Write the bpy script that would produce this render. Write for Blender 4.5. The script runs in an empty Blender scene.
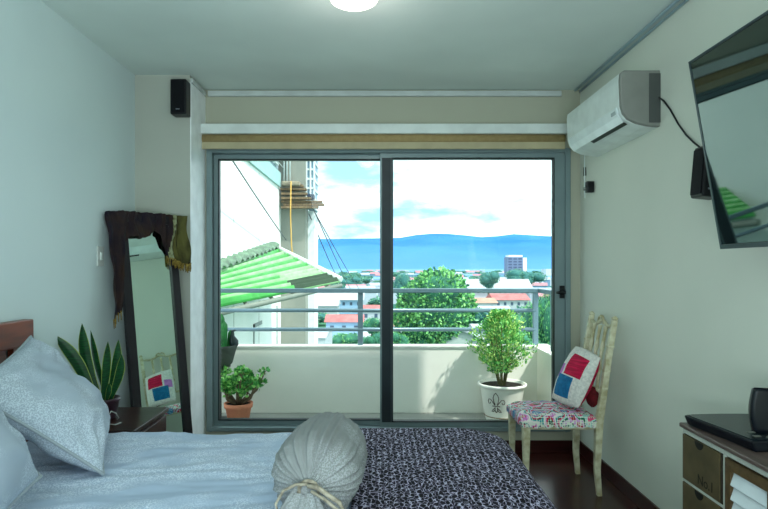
import bpy, bmesh, math, random
from mathutils import Vector, Matrix, noise
R = math.radians
rnd = random.Random(7)
SC = bpy.context.scene
COL = SC.collection
F = 586.0; CX = 376.0; CY = 266.0; CH = 1.336
def P(px, py, Y):
    """point seen at a pixel of the photograph at world depth Y"""
    return Vector(((px-CX)*Y/F, Y, CH-(py-CY)*Y/F))

# ------------------------------------------------------------------ materials
def lin(c):
    return tuple((v/255/12.92 if v/255 <= .04045 else ((v/255+.055)/1.055)**2.4) for v in c)
MATS = {}
def mat(name, rgb, rough=.6, rgb2=None, scale=8, detail=3, bump=0, bscale=None, metal=0, spec=.4, emit=0, coat=0, sheen=0, stretch=(1,1,1), transl=0):
    if name in MATS: return MATS[name]
    m = bpy.data.materials.new(name); m.use_nodes = True
    nt = m.node_tree; b = nt.nodes['Principled BSDF']
    c = lin(rgb)+(1,)
    b.inputs['Base Color'].default_value = c
    b.inputs['Roughness'].default_value = rough
    b.inputs['Metallic'].default_value = metal
    b.inputs['Specular IOR Level'].default_value = spec
    b.inputs['Coat Weight'].default_value = coat
    b.inputs['Sheen Weight'].default_value = sheen
    tc = nt.nodes.new('ShaderNodeTexCoord'); mp = nt.nodes.new('ShaderNodeMapping')
    mp.inputs['Scale'].default_value = stretch
    nt.links.new(tc.outputs['Object'], mp.inputs['Vector'])
    n = nt.nodes.new('ShaderNodeTexNoise'); n.inputs['Scale'].default_value = scale; n.inputs['Detail'].default_value = detail
    nt.links.new(mp.outputs['Vector'], n.inputs['Vector'])
    if rgb2 is None: rgb2 = tuple(v*.94 for v in rgb)
    r = nt.nodes.new('ShaderNodeValToRGB')
    r.color_ramp.elements[0].position = .35; r.color_ramp.elements[1].position = .65
    r.color_ramp.elements[0].color = lin(rgb2)+(1,); r.color_ramp.elements[1].color = c
    nt.links.new(n.outputs['Fac'], r.inputs['Fac']); nt.links.new(r.outputs['Color'], b.inputs['Base Color'])
    if emit:
        b.inputs['Emission Color'].default_value = c; b.inputs['Emission Strength'].default_value = emit
    if bump:
        n2 = nt.nodes.new('ShaderNodeTexNoise'); n2.inputs['Scale'].default_value = bscale or scale*4; n2.inputs['Detail'].default_value = 4
        nt.links.new(mp.outputs['Vector'], n2.inputs['Vector'])
        bp = nt.nodes.new('ShaderNodeBump'); bp.inputs['Strength'].default_value = bump; bp.inputs['Distance'].default_value = .01
        nt.links.new(n2.outputs['Fac'], bp.inputs['Height']); nt.links.new(bp.outputs['Normal'], b.inputs['Normal'])
    MATS[name] = m
    return m

def glass_mat(name, tint=(.93,.97,.97), refl=.02):
    m = bpy.data.materials.new(name); m.use_nodes = True; nt = m.node_tree; nt.nodes.clear()
    o = nt.nodes.new('ShaderNodeOutputMaterial'); mx = nt.nodes.new('ShaderNodeMixShader')
    t = nt.nodes.new('ShaderNodeBsdfTransparent'); t.inputs[0].default_value = tint+(1,)
    g = nt.nodes.new('ShaderNodeBsdfGlossy'); g.inputs['Roughness'].default_value = .01
    mx.inputs[0].default_value = refl
    nt.links.new(t.outputs[0], mx.inputs[1]); nt.links.new(g.outputs[0], mx.inputs[2]); nt.links.new(mx.outputs[0], o.inputs[0])
    return m

def knit_mat():
    m = bpy.data.materials.new('spotted_knit'); m.use_nodes = True; nt = m.node_tree; b = nt.nodes['Principled BSDF']
    b.inputs['Roughness'].default_value = .9; b.inputs['Specular IOR Level'].default_value = .15
    tc = nt.nodes.new('ShaderNodeTexCoord'); mp = nt.nodes.new('ShaderNodeMapping'); mp.inputs['Scale'].default_value = (1.2, .62, 1)
    nt.links.new(tc.outputs['UV'], mp.inputs['Vector'])
    n = nt.nodes.new('ShaderNodeTexNoise'); n.inputs['Scale'].default_value = 30
    nt.links.new(mp.outputs[0], n.inputs['Vector'])
    ad = nt.nodes.new('ShaderNodeMixRGB'); ad.blend_type = 'LINEAR_LIGHT'; ad.inputs[0].default_value = .012
    nt.links.new(mp.outputs[0], ad.inputs[1]); nt.links.new(n.outputs['Color'], ad.inputs[2])
    v = nt.nodes.new('ShaderNodeTexVoronoi'); v.feature = 'DISTANCE_TO_EDGE'; v.inputs['Scale'].default_value = 62; v.inputs['Randomness'].default_value = .9
    nt.links.new(ad.outputs[0], v.inputs['Vector'])
    r = nt.nodes.new('ShaderNodeValToRGB'); e = r.color_ramp.elements
    e[0].position = .03; e[0].color = lin((192,188,210))+(1,); e[1].position = .17; e[1].color = lin((24,16,26))+(1,)
    x = e.new(.08); x.color = lin((66,58,84))+(1,)
    nt.links.new(v.outputs['Distance'], r.inputs['Fac'])
    n2 = nt.nodes.new('ShaderNodeTexNoise'); n2.inputs['Scale'].default_value = 75; nt.links.new(tc.outputs['UV'], n2.inputs['Vector'])
    mm = nt.nodes.new('ShaderNodeMixRGB'); mm.blend_type = 'MULTIPLY'; mm.inputs[0].default_value = .9
    nt.links.new(r.outputs[0], mm.inputs[1])
    r2 = nt.nodes.new('ShaderNodeValToRGB'); r2.color_ramp.elements[0].position=.40; r2.color_ramp.elements[1].position=.62; r2.color_ramp.elements[0].color=(.12,.1,.14,1)
    wv = nt.nodes.new('ShaderNodeTexWave'); wv.bands_direction = 'X'; wv.inputs['Scale'].default_value = 13; wv.inputs['Distortion'].default_value = 3.5; wv.inputs['Detail'].default_value = 1; wv.inputs['Detail Scale'].default_value = 2.5
    nt.links.new(tc.outputs['UV'], wv.inputs['Vector'])
    av = nt.nodes.new('ShaderNodeMath'); av.operation = 'MULTIPLY_ADD'; av.inputs[1].default_value = .30; nt.links.new(wv.outputs['Fac'], av.inputs[0])
    ns = nt.nodes.new('ShaderNodeMath'); ns.operation = 'MULTIPLY_ADD'; ns.inputs[1].default_value = 1.0; ns.inputs[2].default_value = -.13; nt.links.new(n2.outputs['Fac'], ns.inputs[0]); nt.links.new(ns.outputs[0], av.inputs[2])
    nt.links.new(av.outputs[0], r2.inputs['Fac']); nt.links.new(r2.outputs[0], mm.inputs[2])
    nt.links.new(mm.outputs[0], b.inputs['Base Color'])
    bp = nt.nodes.new('ShaderNodeBump'); bp.inputs['Strength'].default_value = .5; bp.inputs['Distance'].default_value = .006; bp.invert = True
    nt.links.new(v.outputs['Distance'], bp.inputs['Height']); nt.links.new(bp.outputs[0], b.inputs['Normal'])
    return m

def crochet_mat():
    m = bpy.data.materials.new('crochet_rainbow'); m.use_nodes = True; nt = m.node_tree; b = nt.nodes['Principled BSDF']
    b.inputs['Roughness'].default_value = .9
    tc = nt.nodes.new('ShaderNodeTexCoord')
    n = nt.nodes.new('ShaderNodeTexNoise'); n.inputs['Scale'].default_value = 11; n.inputs['Detail'].default_value = .5
    nt.links.new(tc.outputs['Object'], n.inputs['Vector'])
    r = nt.nodes.new('ShaderNodeValToRGB'); r.color_ramp.interpolation = 'CONSTANT'; e = r.color_ramp.elements
    cols = [(20,92,70),(190,30,60),(206,110,190),(226,214,214),(40,150,150),(120,20,45),(222,70,120),(150,205,200),(28,105,80),(205,150,205),(176,28,50),(38,110,160)]
    e[0].position = 0; e[0].color = lin(cols[0])+(1,); e[1].position = .30; e[1].color = lin(cols[1])+(1,)
    for i, c in enumerate(cols[2:]):
        k = e.new(.345+i*.037); k.color = lin(c)+(1,)
    nt.links.new(n.outputs['Fac'], r.inputs['Fac'])
    v = nt.nodes.new('ShaderNodeTexVoronoi'); v.feature = 'F1'; v.inputs['Scale'].default_value = 75; v.inputs['Randomness'].default_value = .35
    nt.links.new(tc.outputs['Object'], v.inputs['Vector'])
    r2 = nt.nodes.new('ShaderNodeValToRGB'); r2.color_ramp.elements[0].position = .50; r2.color_ramp.elements[1].position = .64
    nt.links.new(v.outputs['Distance'], r2.inputs['Fac'])
    mm = nt.nodes.new('ShaderNodeMixRGB'); mm.inputs[2].default_value = lin((214,222,205))+(1,)
    nt.links.new(r2.outputs[0], mm.inputs[0]); nt.links.new(r.outputs[0], mm.inputs[1]); nt.links.new(mm.outputs[0], b.inputs['Base Color'])
    bp = nt.nodes.new('ShaderNodeBump'); bp.inputs['Strength'].default_value = .6; bp.inputs['Distance'].default_value = .005; bp.invert = True
    nt.links.new(v.outputs['Distance'], bp.inputs['Height']); nt.links.new(bp.outputs[0], b.inputs['Normal'])
    return m

def linen_mat(name, c1, c2, scale=220, thr=.56, bump=.35, area=5):
    """linen with a fine raised embroidered speckle that comes and goes in patches"""
    m = bpy.data.materials.new(name); m.use_nodes = True; nt = m.node_tree; b = nt.nodes['Principled BSDF']
    b.inputs['Roughness'].default_value = .85; b.inputs['Specular IOR Level'].default_value = .2
    tc = nt.nodes.new('ShaderNodeTexCoord')
    n = nt.nodes.new('ShaderNodeTexNoise'); n.inputs['Scale'].default_value = scale; n.inputs['Detail'].default_value = 1
    a = nt.nodes.new('ShaderNodeTexNoise'); a.inputs['Scale'].default_value = area; a.inputs['Detail'].default_value = 2
    for q in (n, a): nt.links.new(tc.outputs['Object'], q.inputs['Vector'])
    r = nt.nodes.new('ShaderNodeValToRGB'); r.color_ramp.elements[0].position = thr-.05; r.color_ramp.elements[1].position = thr+.05
    nt.links.new(n.outputs['Fac'], r.inputs['Fac'])
    ra = nt.nodes.new('ShaderNodeValToRGB'); ra.color_ramp.elements[0].position = .42; ra.color_ramp.elements[1].position = .55
    nt.links.new(a.outputs['Fac'], ra.inputs['Fac'])
    mu = nt.nodes.new('ShaderNodeMath'); mu.operation = 'MULTIPLY'
    nt.links.new(r.outputs[0], mu.inputs[0]); nt.links.new(ra.outputs[0], mu.inputs[1])
    mx = nt.nodes.new('ShaderNodeMixRGB'); mx.inputs[1].default_value = lin(c1)+(1,); mx.inputs[2].default_value = lin(c2)+(1,)
    nt.links.new(mu.outputs[0], mx.inputs[0]); nt.links.new(mx.outputs[0], b.inputs['Base Color'])
    bp = nt.nodes.new('ShaderNodeBump'); bp.inputs['Strength'].default_value = bump; bp.inputs['Distance'].default_value = .004
    nt.links.new(mu.outputs[0], bp.inputs['Height']); nt.links.new(bp.outputs[0], b.inputs['Normal'])
    return m

def floor_mat():
    m = bpy.data.materials.new('dark_red_floorboards'); m.use_nodes = True; nt = m.node_tree; b = nt.nodes['Principled BSDF']
    b.inputs['Roughness'].default_value = .22; b.inputs['Specular IOR Level'].default_value = .5
    tc = nt.nodes.new('ShaderNodeTexCoord'); br = nt.nodes.new('ShaderNodeTexBrick')
    br.inputs['Scale'].default_value = 1; br.inputs['Brick Width'].default_value = 1.2; br.inputs['Row Height'].default_value = .11
    br.inputs['Mortar Size'].default_value = .002; br.inputs['Color1'].default_value = lin((66,26,22))+(1,); br.inputs['Color2'].default_value = lin((48,20,18))+(1,)
    br.inputs['Mortar'].default_value = lin((18,8,8))+(1,)
    nt.links.new(tc.outputs['Object'], br.inputs['Vector']); nt.links.new(br.outputs['Color'], b.inputs['Base Color'])
    return m

def wood(name, c1, c2, rough=.4, st=(1,14,14), sc=3):
    return mat(name, c1, rough, c2, sc, 5, bump=.08, stretch=st)

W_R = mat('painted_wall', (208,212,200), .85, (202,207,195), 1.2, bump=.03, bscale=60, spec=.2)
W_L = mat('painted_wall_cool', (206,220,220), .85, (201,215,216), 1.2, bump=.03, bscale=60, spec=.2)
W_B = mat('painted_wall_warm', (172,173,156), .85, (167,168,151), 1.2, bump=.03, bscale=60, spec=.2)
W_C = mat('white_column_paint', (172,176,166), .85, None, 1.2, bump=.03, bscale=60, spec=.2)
CEIL = mat('ceiling_paint', (216,228,222), .9, None, 1, bump=.03, bscale=60, spec=.15)
FLOOR = floor_mat()
BASEB = wood('dark_baseboard', (58,20,18), (42,14,14), .35)
ALU = mat('grey_anodised_aluminium', (124,142,144), .35, (116,135,138), 2, metal=.2)
ALU_D = mat('dark_door_seal', (26,34,38), .5)
GLASS = glass_mat('clear_door_glass')
WHITE_PL = mat('white_plastic', (222,232,228), .3)
GREY_PL = mat('grey_plastic', (118,122,118), .45)
BLACK_PL = mat('black_plastic', (10,12,18), .4)
BLACK_GL = mat('black_gloss', (6,10,18), .3, spec=.3)
STEEL_RAIL = mat('painted_steel_rail', (112,138,150), .35, None, 3, metal=.4)
PARAPET = mat('parapet_render', (244,241,232), .9, (238,235,226), 3, bump=.05)
TILE = mat('balcony_tile', (150,152,146), .6, (135,138,132), 3)
CREAM = mat('cream_distressed_paint', (208,206,178), .5, (164,156,120), 22, 5, bump=.08)
KNIT = knit_mat(); CROCHET = crochet_mat()
DUVET = linen_mat('embroidered_duvet', (166,182,203), (206,216,229), 190, .52, .3, 4)
PILLOWC = linen_mat('embroidered_pillowcase', (158,170,183), (192,203,213), 230, .52, .3, 5)
BOLST = linen_mat('gauzy_bolster_linen', (126,129,129), (152,156,158), 240, .5, .3, 6)
HEADB = wood('red_brown_headboard_wood', (122,54,30), (82,34,20), .35, (8,1,8))
NIGHT = wood('dark_nightstand_wood', (52,26,20), (36,18,14), .3)
SOIL = mat('dark_soil', (40,30,24), .95, (26,20,16), 60, bump=.5)
BARK = mat('brown_bark', (92,74,54), .9, (62,48,36), 30, bump=.4)

# ------------------------------------------------------------------ mesh builder
class MB:
    def __init__(s): s.v = []; s.f = []; s.m = []; s.uv = None; s.smooth = []
    def _a(s, vs, fs, mi=0, sm=False):
        o = len(s.v); s.v += [Vector(v) for v in vs]
        for f in fs: s.f.append([i+o for i in f]); s.m.append(mi); s.smooth.append(sm)
        return s
    def box(s, x0, x1, y0, y1, z0, z1, mi=0, M=None):
        vs = [Vector((x, y, z)) for x in (x0, x1) for y in (y0, y1) for z in (z0, z1)]
        if M: vs = [M @ v for v in vs]
        return s._a(vs, [(0,1,3,2),(4,6,7,5),(0,4,5,1),(2,3,7,6),(0,2,6,4),(1,5,7,3)], mi)
    def hexa(s, b, t, mi=0):
        n = len(b); fs = [tuple(range(n))[::-1], tuple(range(n, 2*n))]
        for i in range(n): j = (i+1) % n; fs.append((i, j, n+j, n+i))
        return s._a(list(b)+list(t), fs, mi)
    def quad(s, a, b, c, d, mi=0, sm=False): return s._a([a,b,c,d], [(0,1,2,3)], mi, sm)
    def grid(s, fn, nu, nv, mi=0, sm=True, mif=None, closed_u=False, flip=False):
        o = len(s.v)
        for j in range(nv+1):
            for i in range(nu+(0 if closed_u else 1)): s.v.append(Vector(fn(i/nu, j/nv)))
        w = nu if closed_u else nu+1
        for j in range(nv):
            for i in range(nu):
                i2 = (i+1) % w if closed_u else i+1
                f = [o+j*w+i, o+j*w+i2, o+(j+1)*w+i2, o+(j+1)*w+i]
                if flip: f.reverse()
                s.f.append(f); s.m.append(mif((i+.5)/nu, (j+.5)/nv) if mif else mi); s.smooth.append(sm)
        return s
    def tube(s, pts, r, seg=10, mi=0, cap=True):
        pts = [Vector(p) for p in pts]; n = len(pts)
        rs = r if isinstance(r, (list, tuple)) else [r]*n
        o = len(s.v); up = None
        for k in range(n):
            d = (pts[min(k+1,n-1)]-pts[max(k-1,0)]).normalized()
            if up is None: up = Vector((0,0,1)) if abs(d.z) < .9 else Vector((1,0,0))
            a = d.cross(up).normalized(); bb = a.cross(d).normalized(); up = bb
            for i in range(seg):
                t = 2*math.pi*i/seg
                s.v.append(pts[k]+(a*math.cos(t)+bb*math.sin(t))*rs[k])
        for k in range(n-1):
            for i in range(seg):
                j = (i+1) % seg
                s.f.append([o+k*seg+i, o+k*seg+j, o+(k+1)*seg+j, o+(k+1)*seg+i]); s.m.append(mi); s.smooth.append(True)
        if cap:
            s.f.append([o+i for i in range(seg)][::-1]); s.m.append(mi); s.smooth.append(False)
            s.f.append([o+(n-1)*seg+i for i in range(seg)]); s.m.append(mi); s.smooth.append(False)
        return s
    def lathe(s, prof, c, seg=40, mi=0, ax=None):
        c = Vector(c)
        return s.grid(lambda u, v: None, 0, 0) if False else s._lathe(prof, c, seg, mi)
    def _lathe(s, prof, c, seg, mi):
        o = len(s.v)
        for r, z in prof:
            for i in range(seg):
                t = 2*math.pi*i/seg; s.v.append(c+Vector((r*math.cos(t), r*math.sin(t), z)))
        for k in range(len(prof)-1):
            for i in range(seg):
                j = (i+1) % seg
                s.f.append([o+k*seg+i, o+k*seg+j, o+(k+1)*seg+j, o+(k+1)*seg+i]); s.m.append(mi); s.smooth.append(True)
        return s
    def prism(s, prof, y0, y1, mi=0, axis='y'):
        """profile of (x,z) pairs extruded along y"""
        b = [Vector((x, y0, z)) for x, z in prof]; t = [Vector((x, y1, z)) for x, z in prof]
        return s.hexa(b, t, mi)
    def leaf(s, c, d, n, L, Wd, mi=0, fold=.15):
        d = d.normalized(); side = d.cross(n).normalized(); n2 = side.cross(d).normalized()
        tip = c+d*L; m1 = c+d*L*.5+n2*L*fold
        return s._a([c, c+d*L*.55+side*Wd/2, tip, c+d*L*.55-side*Wd/2, m1], [(0,1,4),(1,2,4),(2,3,4),(3,0,4)], mi)
    def build(s, name, m, parent=None, origin=None, bevel=0, bseg=2, weld=True, subsurf=0, uvf=None):
        xs = [v.x for v in s.v]; ys = [v.y for v in s.v]; zs = [v.z for v in s.v]
        if origin is None: origin = Vector(((min(xs)+max(xs))/2, (min(ys)+max(ys))/2, min(zs)))
        origin = Vector(origin)
        me = bpy.data.meshes.new(name)
        me.from_pydata([v-origin for v in s.v], [], s.f)
        ms = m if isinstance(m, (list, tuple)) else [m]
        for q in ms: me.materials.append(q)
        me.polygons.foreach_set('material_index', s.m); me.polygons.foreach_set('use_smooth', s.smooth)
        if uvf:
            ul = me.uv_layers.new(name='UVMap')
            for lp in me.loops: ul.data[lp.index].uv = uvf[lp.vertex_index]
        if not uvf and len(s.f) < 60000:
            bm = bmesh.new(); bm.from_mesh(me)
            if weld: bmesh.ops.remove_doubles(bm, verts=bm.verts, dist=1e-5)
            bmesh.ops.recalc_face_normals(bm, faces=bm.faces)
            bm.to_mesh(me); bm.free()
        me.validate(); me.update()
        o = bpy.data.objects.new(name, me); COL.objects.link(o)
        WO[o.name] = origin
        if parent is not None:
            o.parent = parent; o.location = origin-WO[parent.name]
        else: o.location = origin
        if bevel:
            b = o.modifiers.new('bevel', 'BEVEL'); b.width = bevel; b.segments = bseg; b.limit_method = 'ANGLE'; b.angle_limit = R(35)
            b.harden_normals = False
        if subsurf:
            b = o.modifiers.new('sub', 'SUBSURF'); b.levels = b.render_levels = subsurf
        return o
WO = {}
def empty(name, loc, label=None, cat=None, group=None, kind=None):
    o = bpy.data.objects.new(name, None); COL.objects.link(o); o.empty_display_size = .05
    o.location = loc; WO[o.name] = Vector(loc)
    return tag(o, label, cat, group, kind)
def tag(o, label=None, cat=None, group=None, kind=None):
    if label: o['label'] = label
    if cat: o['category'] = cat
    if group: o['group'] = group
    if kind: o['kind'] = kind
    return o
def struct(name, mb, m, **k):
    o = mb.build(name, m, **k); o['kind'] = 'structure'; return o
def kids(o): return [c for c in COL.objects if c.parent == o]
def copy_tree(o, parent=None, children=None):
    c = o.copy(); COL.objects.link(c)
    if parent: c.parent = parent
    for ch in (children if children is not None else kids(o)):
        d = ch.copy(); COL.objects.link(d); d.parent = c
        for g in kids(ch): e = g.copy(); COL.objects.link(e); e.parent = d
    return c
def tp(base, sx, sy, tx, ty):  # tapered
    return base

# ------------------------------------------------------------------ room constants
XL, XR, YB, YF, H = -1.596, 1.466, 4.21, -1.0, 2.6
XC, YC = -1.231, 3.88           # corner column
DX0, DX1, DZ0, DZ1 = -1.214, 1.394, .151, 2.177   # sliding door opening
T = .15
struct('floor', MB().box(XL-T, XR+T, YF-T, YB, -.1, 0), FLOOR, origin=(0,0,0))
struct('ceiling', MB().box(XL-T, XR+T, YF-T, YB+.2, H, H+.15), CEIL)
struct('wall_left', MB().box(XL-T, XL, YF-T, YB, 0, H), W_L)
struct('wall_right', MB().box(XR, XR+T, YF-T, YB+.2, 0, H), W_R)
struct('wall_rear', MB().box(XL, XR, YF-T, YF, 0, H), W_R)
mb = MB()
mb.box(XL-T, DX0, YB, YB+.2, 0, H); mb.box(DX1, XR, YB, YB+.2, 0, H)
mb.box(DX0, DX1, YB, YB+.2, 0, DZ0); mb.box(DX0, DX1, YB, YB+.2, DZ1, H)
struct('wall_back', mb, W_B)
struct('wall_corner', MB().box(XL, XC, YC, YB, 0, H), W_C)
struct('baseboard_back', MB().box(XC, XR-.015, YB-.014, YB, 0, .085), BASEB, bevel=.003)
struct('baseboard_right', MB().box(XR-.014, XR, YF, YB, 0, .085), BASEB, bevel=.003)
struct('baseboard_left', MB().box(XL, XL+.014, YF, YC, 0, .085), BASEB, bevel=.003)
struct('baseboard_corner', MB().box(XL+.014, XC, YC-.014, YC, 0, .085), BASEB, bevel=.003)
struct('trim_lit_reveal', MB().box(XC, XC+.006, YC+.002, YB, .09, H-.05), mat('window_lit_white',(244,248,250),.4))  # added panel: window light on the column reveal painted as brighter white
# cable trunking at ceiling
struct('trim_1', MB().box(XC+.03, XR-.14, YB-.028, YB, H-.05, H-.012), mat('pale_trim_paint',(190,198,196),.5), bevel=.004)
struct('trim_2', MB().box(XC, XC+.02, YC+.0, YB-.03, H-.05, H-.02), MATS['pale_trim_paint'], bevel=.004)
struct('trim_3', MB().tube([(XR-.045, 4.18, H-.012), (XR-.045, -.9, H-.012)], .008, 8), mat('blue_grey_conduit',(170,196,208),.4))
struct('trim_4', MB().tube([(XR-.012, 4.18, H-.02), (XR-.012, -.9, H-.02)], .007, 8), MATS['blue_grey_conduit'])

# ------------------------------------------------------------------ sliding door
door = empty('door_1', (0.09, YB, DZ0)); door['kind'] = 'structure'
def ring(mb, x0, x1, z0, z1, y0, y1, wl, wr, wb, wt):
    mb.box(x0, x0+wl, y0, y1, z0, z1); mb.box(x1-wr, x1, y0, y1, z0, z1)
    mb.box(x0+wl, x1-wr, y0, y1, z0, z0+wb); mb.box(x0+wl, x1-wr, y0, y1, z1-wt, z1)
    return mb
ring(MB(), DX0, DX1, DZ0, DZ1, YB-.02, YB+.1, .035, .035, .03, .03).build('door_frame', ALU, door, bevel=.004)
GT = CH+108*YB/F; GB = CH-156*YB/F
xm = (384-CX)*YB/F
pl = ring(MB(), DX0+.035, (392-CX)*YB/F, DZ0+.03, DZ1-.03, YB+.045, YB+.08, .036, .06, GB-DZ0-.03+.004, DZ1-.03-GT).build('door_panel', ALU, door, bevel=.003)
ring(MB(), DX0+.068, (383.5-CX)*YB/F, GB, GT+.002, YB+.04, YB+.085, .008, .004, .008, .01).build('door_seal', ALU_D, pl)
MB().box(DX0+.07, (384-CX)*YB/F, YB+.06, YB+.066, GB, GT).build('glass_pane', GLASS, pl)
pr = ring(MB(), (380-CX)*YB/F, DX1-.035, DZ0+.03, DZ1-.03, YB-.005, YB+.035, .092, .083, GB-DZ0-.03+.004, DZ1-.03-GT).build('door_panel', ALU, door, bevel=.003)
ring(MB(), (393-CX)*YB/F-.012, DX1-.035-.078, GB, GT+.002, YB-.008, YB+.04, .01, .009, .008, .01).build('door_seal', ALU_D, pr)
MB().box((382-CX)*YB/F, (391-CX)*YB/F, YB-.0075, YB-.004, GB, GT).build('interlock_strip', mat('dark_interlock',(38,48,54),.4), pr)
MB().box((392-CX)*YB/F, DX1-.11, YB+.012, YB+.018, GB, GT).build('glass_pane', GLASS, pr)
h = MB(); hc = P(562.5, 292, YB-.02)
h.box(hc.x-.018, hc.x+.016, YB-.02, YB-.004, hc.z-.045, hc.z+.045)
h.tube([(hc.x, YB-.015, hc.z), (hc.x, YB-.055, hc.z)], .013, 12)
h.tube([(hc.x+.01, YB-.052, hc.z), (hc.x-.055, YB-.056, hc.z-.004)], [.014,.008], 10)
h.build('door_handle', BLACK_PL, pr, bevel=.003)

# ------------------------------------------------------------------ roller blind
bz = lambda py, Y=4.12: CH-(py-CY)*Y/F
bl = empty('roller_blind', (.03, 4.15, bz(149)), 'rolled-up beige roller blind in its white cassette above the sliding glass door', 'blind')
bx0, bx1 = (198.5-CX)*4.12/F, (567-CX)*4.12/F
MB().box(bx0, bx1, 4.10, 4.205, bz(134), bz(124)).build('cassette', mat('white_cassette',(214,222,218),.35), bl, bevel=.006)
MB().tube([(bx0+.01, 4.155, bz(138)), (bx1-.01, 4.155, bz(138))], .038, 20).build('fabric_roll', mat('beige_blind_fabric',(160,140,98),.85,(150,130,90),40), bl)
MB().box(bx0+.012, bx1-.01, 4.125, 4.14, bz(149,4.13), bz(142,4.13)).build('bottom_bar', mat('cream_bar',(176,166,134),.5), bl, bevel=.003)
MB().box(bx0-.012, bx0+.004, 4.10, 4.2, bz(141), bz(123)).build('end_bracket', mat('brown_bracket',(96,84,56),.6), bl, bevel=.003)

# small fittings
w = empty('chain_tensioner', (XR-.02, 3.97, 1.8), 'small black blind chain tensioner with thin cord on the wall below the air conditioner', 'bracket')
c0 = P(592.5, 187, 3.93)
MB().box(XR-.05, XR, 3.93, 3.975, c0.z-.035, c0.z+.04).build('holder', BLACK_PL, w, bevel=.006)
MB().tube([(XR-.055, 3.965, 2.09), (XR-.055, 3.96, c0.z-.07)], .0035, 6).build('cord', WHITE_PL, w)
MB().tube([(XR-.065, 3.952, c0.z-.01),(XR-.05, 3.952, c0.z-.01)], .012, 12).build('wheel', GREY_PL, w)
k = MB().lathe([(0.0,0),(.01,0)], (0,0,0), 4) if False else MB().box(XR-.014, XR, 4.085, 4.11, P(582,176,4.1).z, P(582,167,4.1).z)
tag(k.build('wall_hook', BLACK_PL, bevel=.004), 'tiny black wall fixing in the corner beside the sliding door', 'hook')
sw = empty('light_switch', (XL, 3.39, 1.38), 'white light switch plate on the left wall beside the mirror', 'switch')
MB().box(XL, XL+.009, 3.345, 3.42, 1.335, 1.45).build('plate', mat('switch_plate',(200,206,202),.4), sw, bevel=.003)
MB().box(XL+.009, XL+.016, 3.37, 3.395, 1.37, 1.415).build('rocker', WHITE_PL, sw, bevel=.002)

# ceiling light
cl = empty('ceiling_light', (P(354,1,2.66).x, 2.66, H-.08), 'round white dome lamp glowing on the ceiling', 'ceiling lamp')
cc = (P(354,1,2.66).x, 2.66, H)
MB().lathe([(0,-.005),(.124,-.005),(.124,-.022),(.112,-.026),(.0,-.026)], cc, 40).build('base_ring', mat('lamp_ring',(150,155,150),.4), cl)
MB().lathe([(.112,-.022),(.112,-.045),(.106,-.06),(.085,-.072),(.05,-.08),(.0,-.083)], cc, 40).build('lamp_shade', mat('lit_opal_glass',(255,246,238),.3,(255,240,232),emit=2.2), cl)

# ------------------------------------------------------------------ air conditioner
ac = empty('air_conditioner', (XR, 3.45, 2.057), 'white split air conditioner high on the right wall near the window', 'air conditioner')
y0, y1 = 3.02, 3.87
prof = [(XR,2.346),(XR-.185,2.346),(XR-.203,2.335),(XR-.207,2.30),(XR-.202,2.165),(XR-.19,2.125),(XR-.165,2.095),(XR-.12,2.073),(XR-.06,2.06),(XR,2.055)]
MB().prism(prof, y0+.03, y1).build('housing', WHITE_PL, ac, bevel=.004)
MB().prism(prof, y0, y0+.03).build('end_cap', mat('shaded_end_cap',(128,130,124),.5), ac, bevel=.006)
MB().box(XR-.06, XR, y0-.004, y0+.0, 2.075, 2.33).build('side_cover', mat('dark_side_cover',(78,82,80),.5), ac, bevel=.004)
pf = [(XR-.205,2.168),(XR-.194,2.122),(XR-.168,2.090),(XR-.168,2.094),(XR-.191,2.127),(XR-.200,2.168)]
MB().prism([(a-.003,b-.002) for a,b in pf], y0+.05, y1-.05).build('louvre', mat('glossy_white_louvre',(232,244,244),.12), ac)
MB().prism([(XR-.17,2.095),(XR-.148,2.0825),(XR-.146,2.079),(XR-.168,2.09)], y0+.06, y1-.32).build('air_slot', BLACK_PL, ac)
o_ = MB(); o_.tube([(XR-.2065, 3.11, 2.135), (XR-.1, 3.11, 2.135)], .001, 4)
MB().prism([(XR-.203,2.162),(XR-.206,2.162),(XR-.203,2.135),(XR-.198,2.135)], y0+.07, y0+.13).build('display_window', mat('display_grey',(176,190,190),.15), ac, bevel=.001)
tag(MB().tube([(XR-.01,3.01,2.20),(XR-.012,2.96,2.17),(XR-.01,2.9,2.11),(XR-.012,2.82,2.02),(XR-.01,2.75,1.95),(XR-.012,2.68,1.90),(XR-.01,2.62,1.86),(XR-.03,2.56,1.845)], .0045, 8).build('speaker_cable', BLACK_PL), 'thin black cable running down the wall from air conditioner to small speaker', 'cable')

# ------------------------------------------------------------------ speakers
def speaker(x0,x1,y0,y1,z0,z1,label,front,M=None):
    s = empty('wall_speaker', ((x0+x1)/2,(y0+y1)/2,z0), label, 'speaker')
    MB().box(x0,x1,y0,y1,z0,z1,M=M).build('cabinet', BLACK_PL, s, bevel=.008)
    g = mat('speaker_grille_cloth',(14,16,22),.9,(8,9,13),300,bump=.3)
    if front == 'y':
        MB().box(x0+.008,x1-.008,y0-.006,y0,z0+.012,z1-.012,M=M).build('grille', g, s, bevel=.003)
        MB().box((x0+x1)/2-.012,(x0+x1)/2+.012,y0-.008,y0-.006,z0+.028,z0+.034,M=M).build('badge', mat('silver_badge',(120,130,140),.3), s)
    else:
        MB().box(x0-.006,x0,y0+.008,y1-.008,z0+.012,z1-.012,M=M).build('grille', g, s, bevel=.003)
        MB().box(x0+.02,x0+.04,y0-.002,y0,z0+.03,z0+.037,M=M).build('badge', mat('silver_badge',(120,130,140),.3), s)
    return s
speaker(-1.329,-1.226,3.78,3.88,2.317,2.545,'small black speaker mounted high on the corner column, left of window','y')
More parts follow.
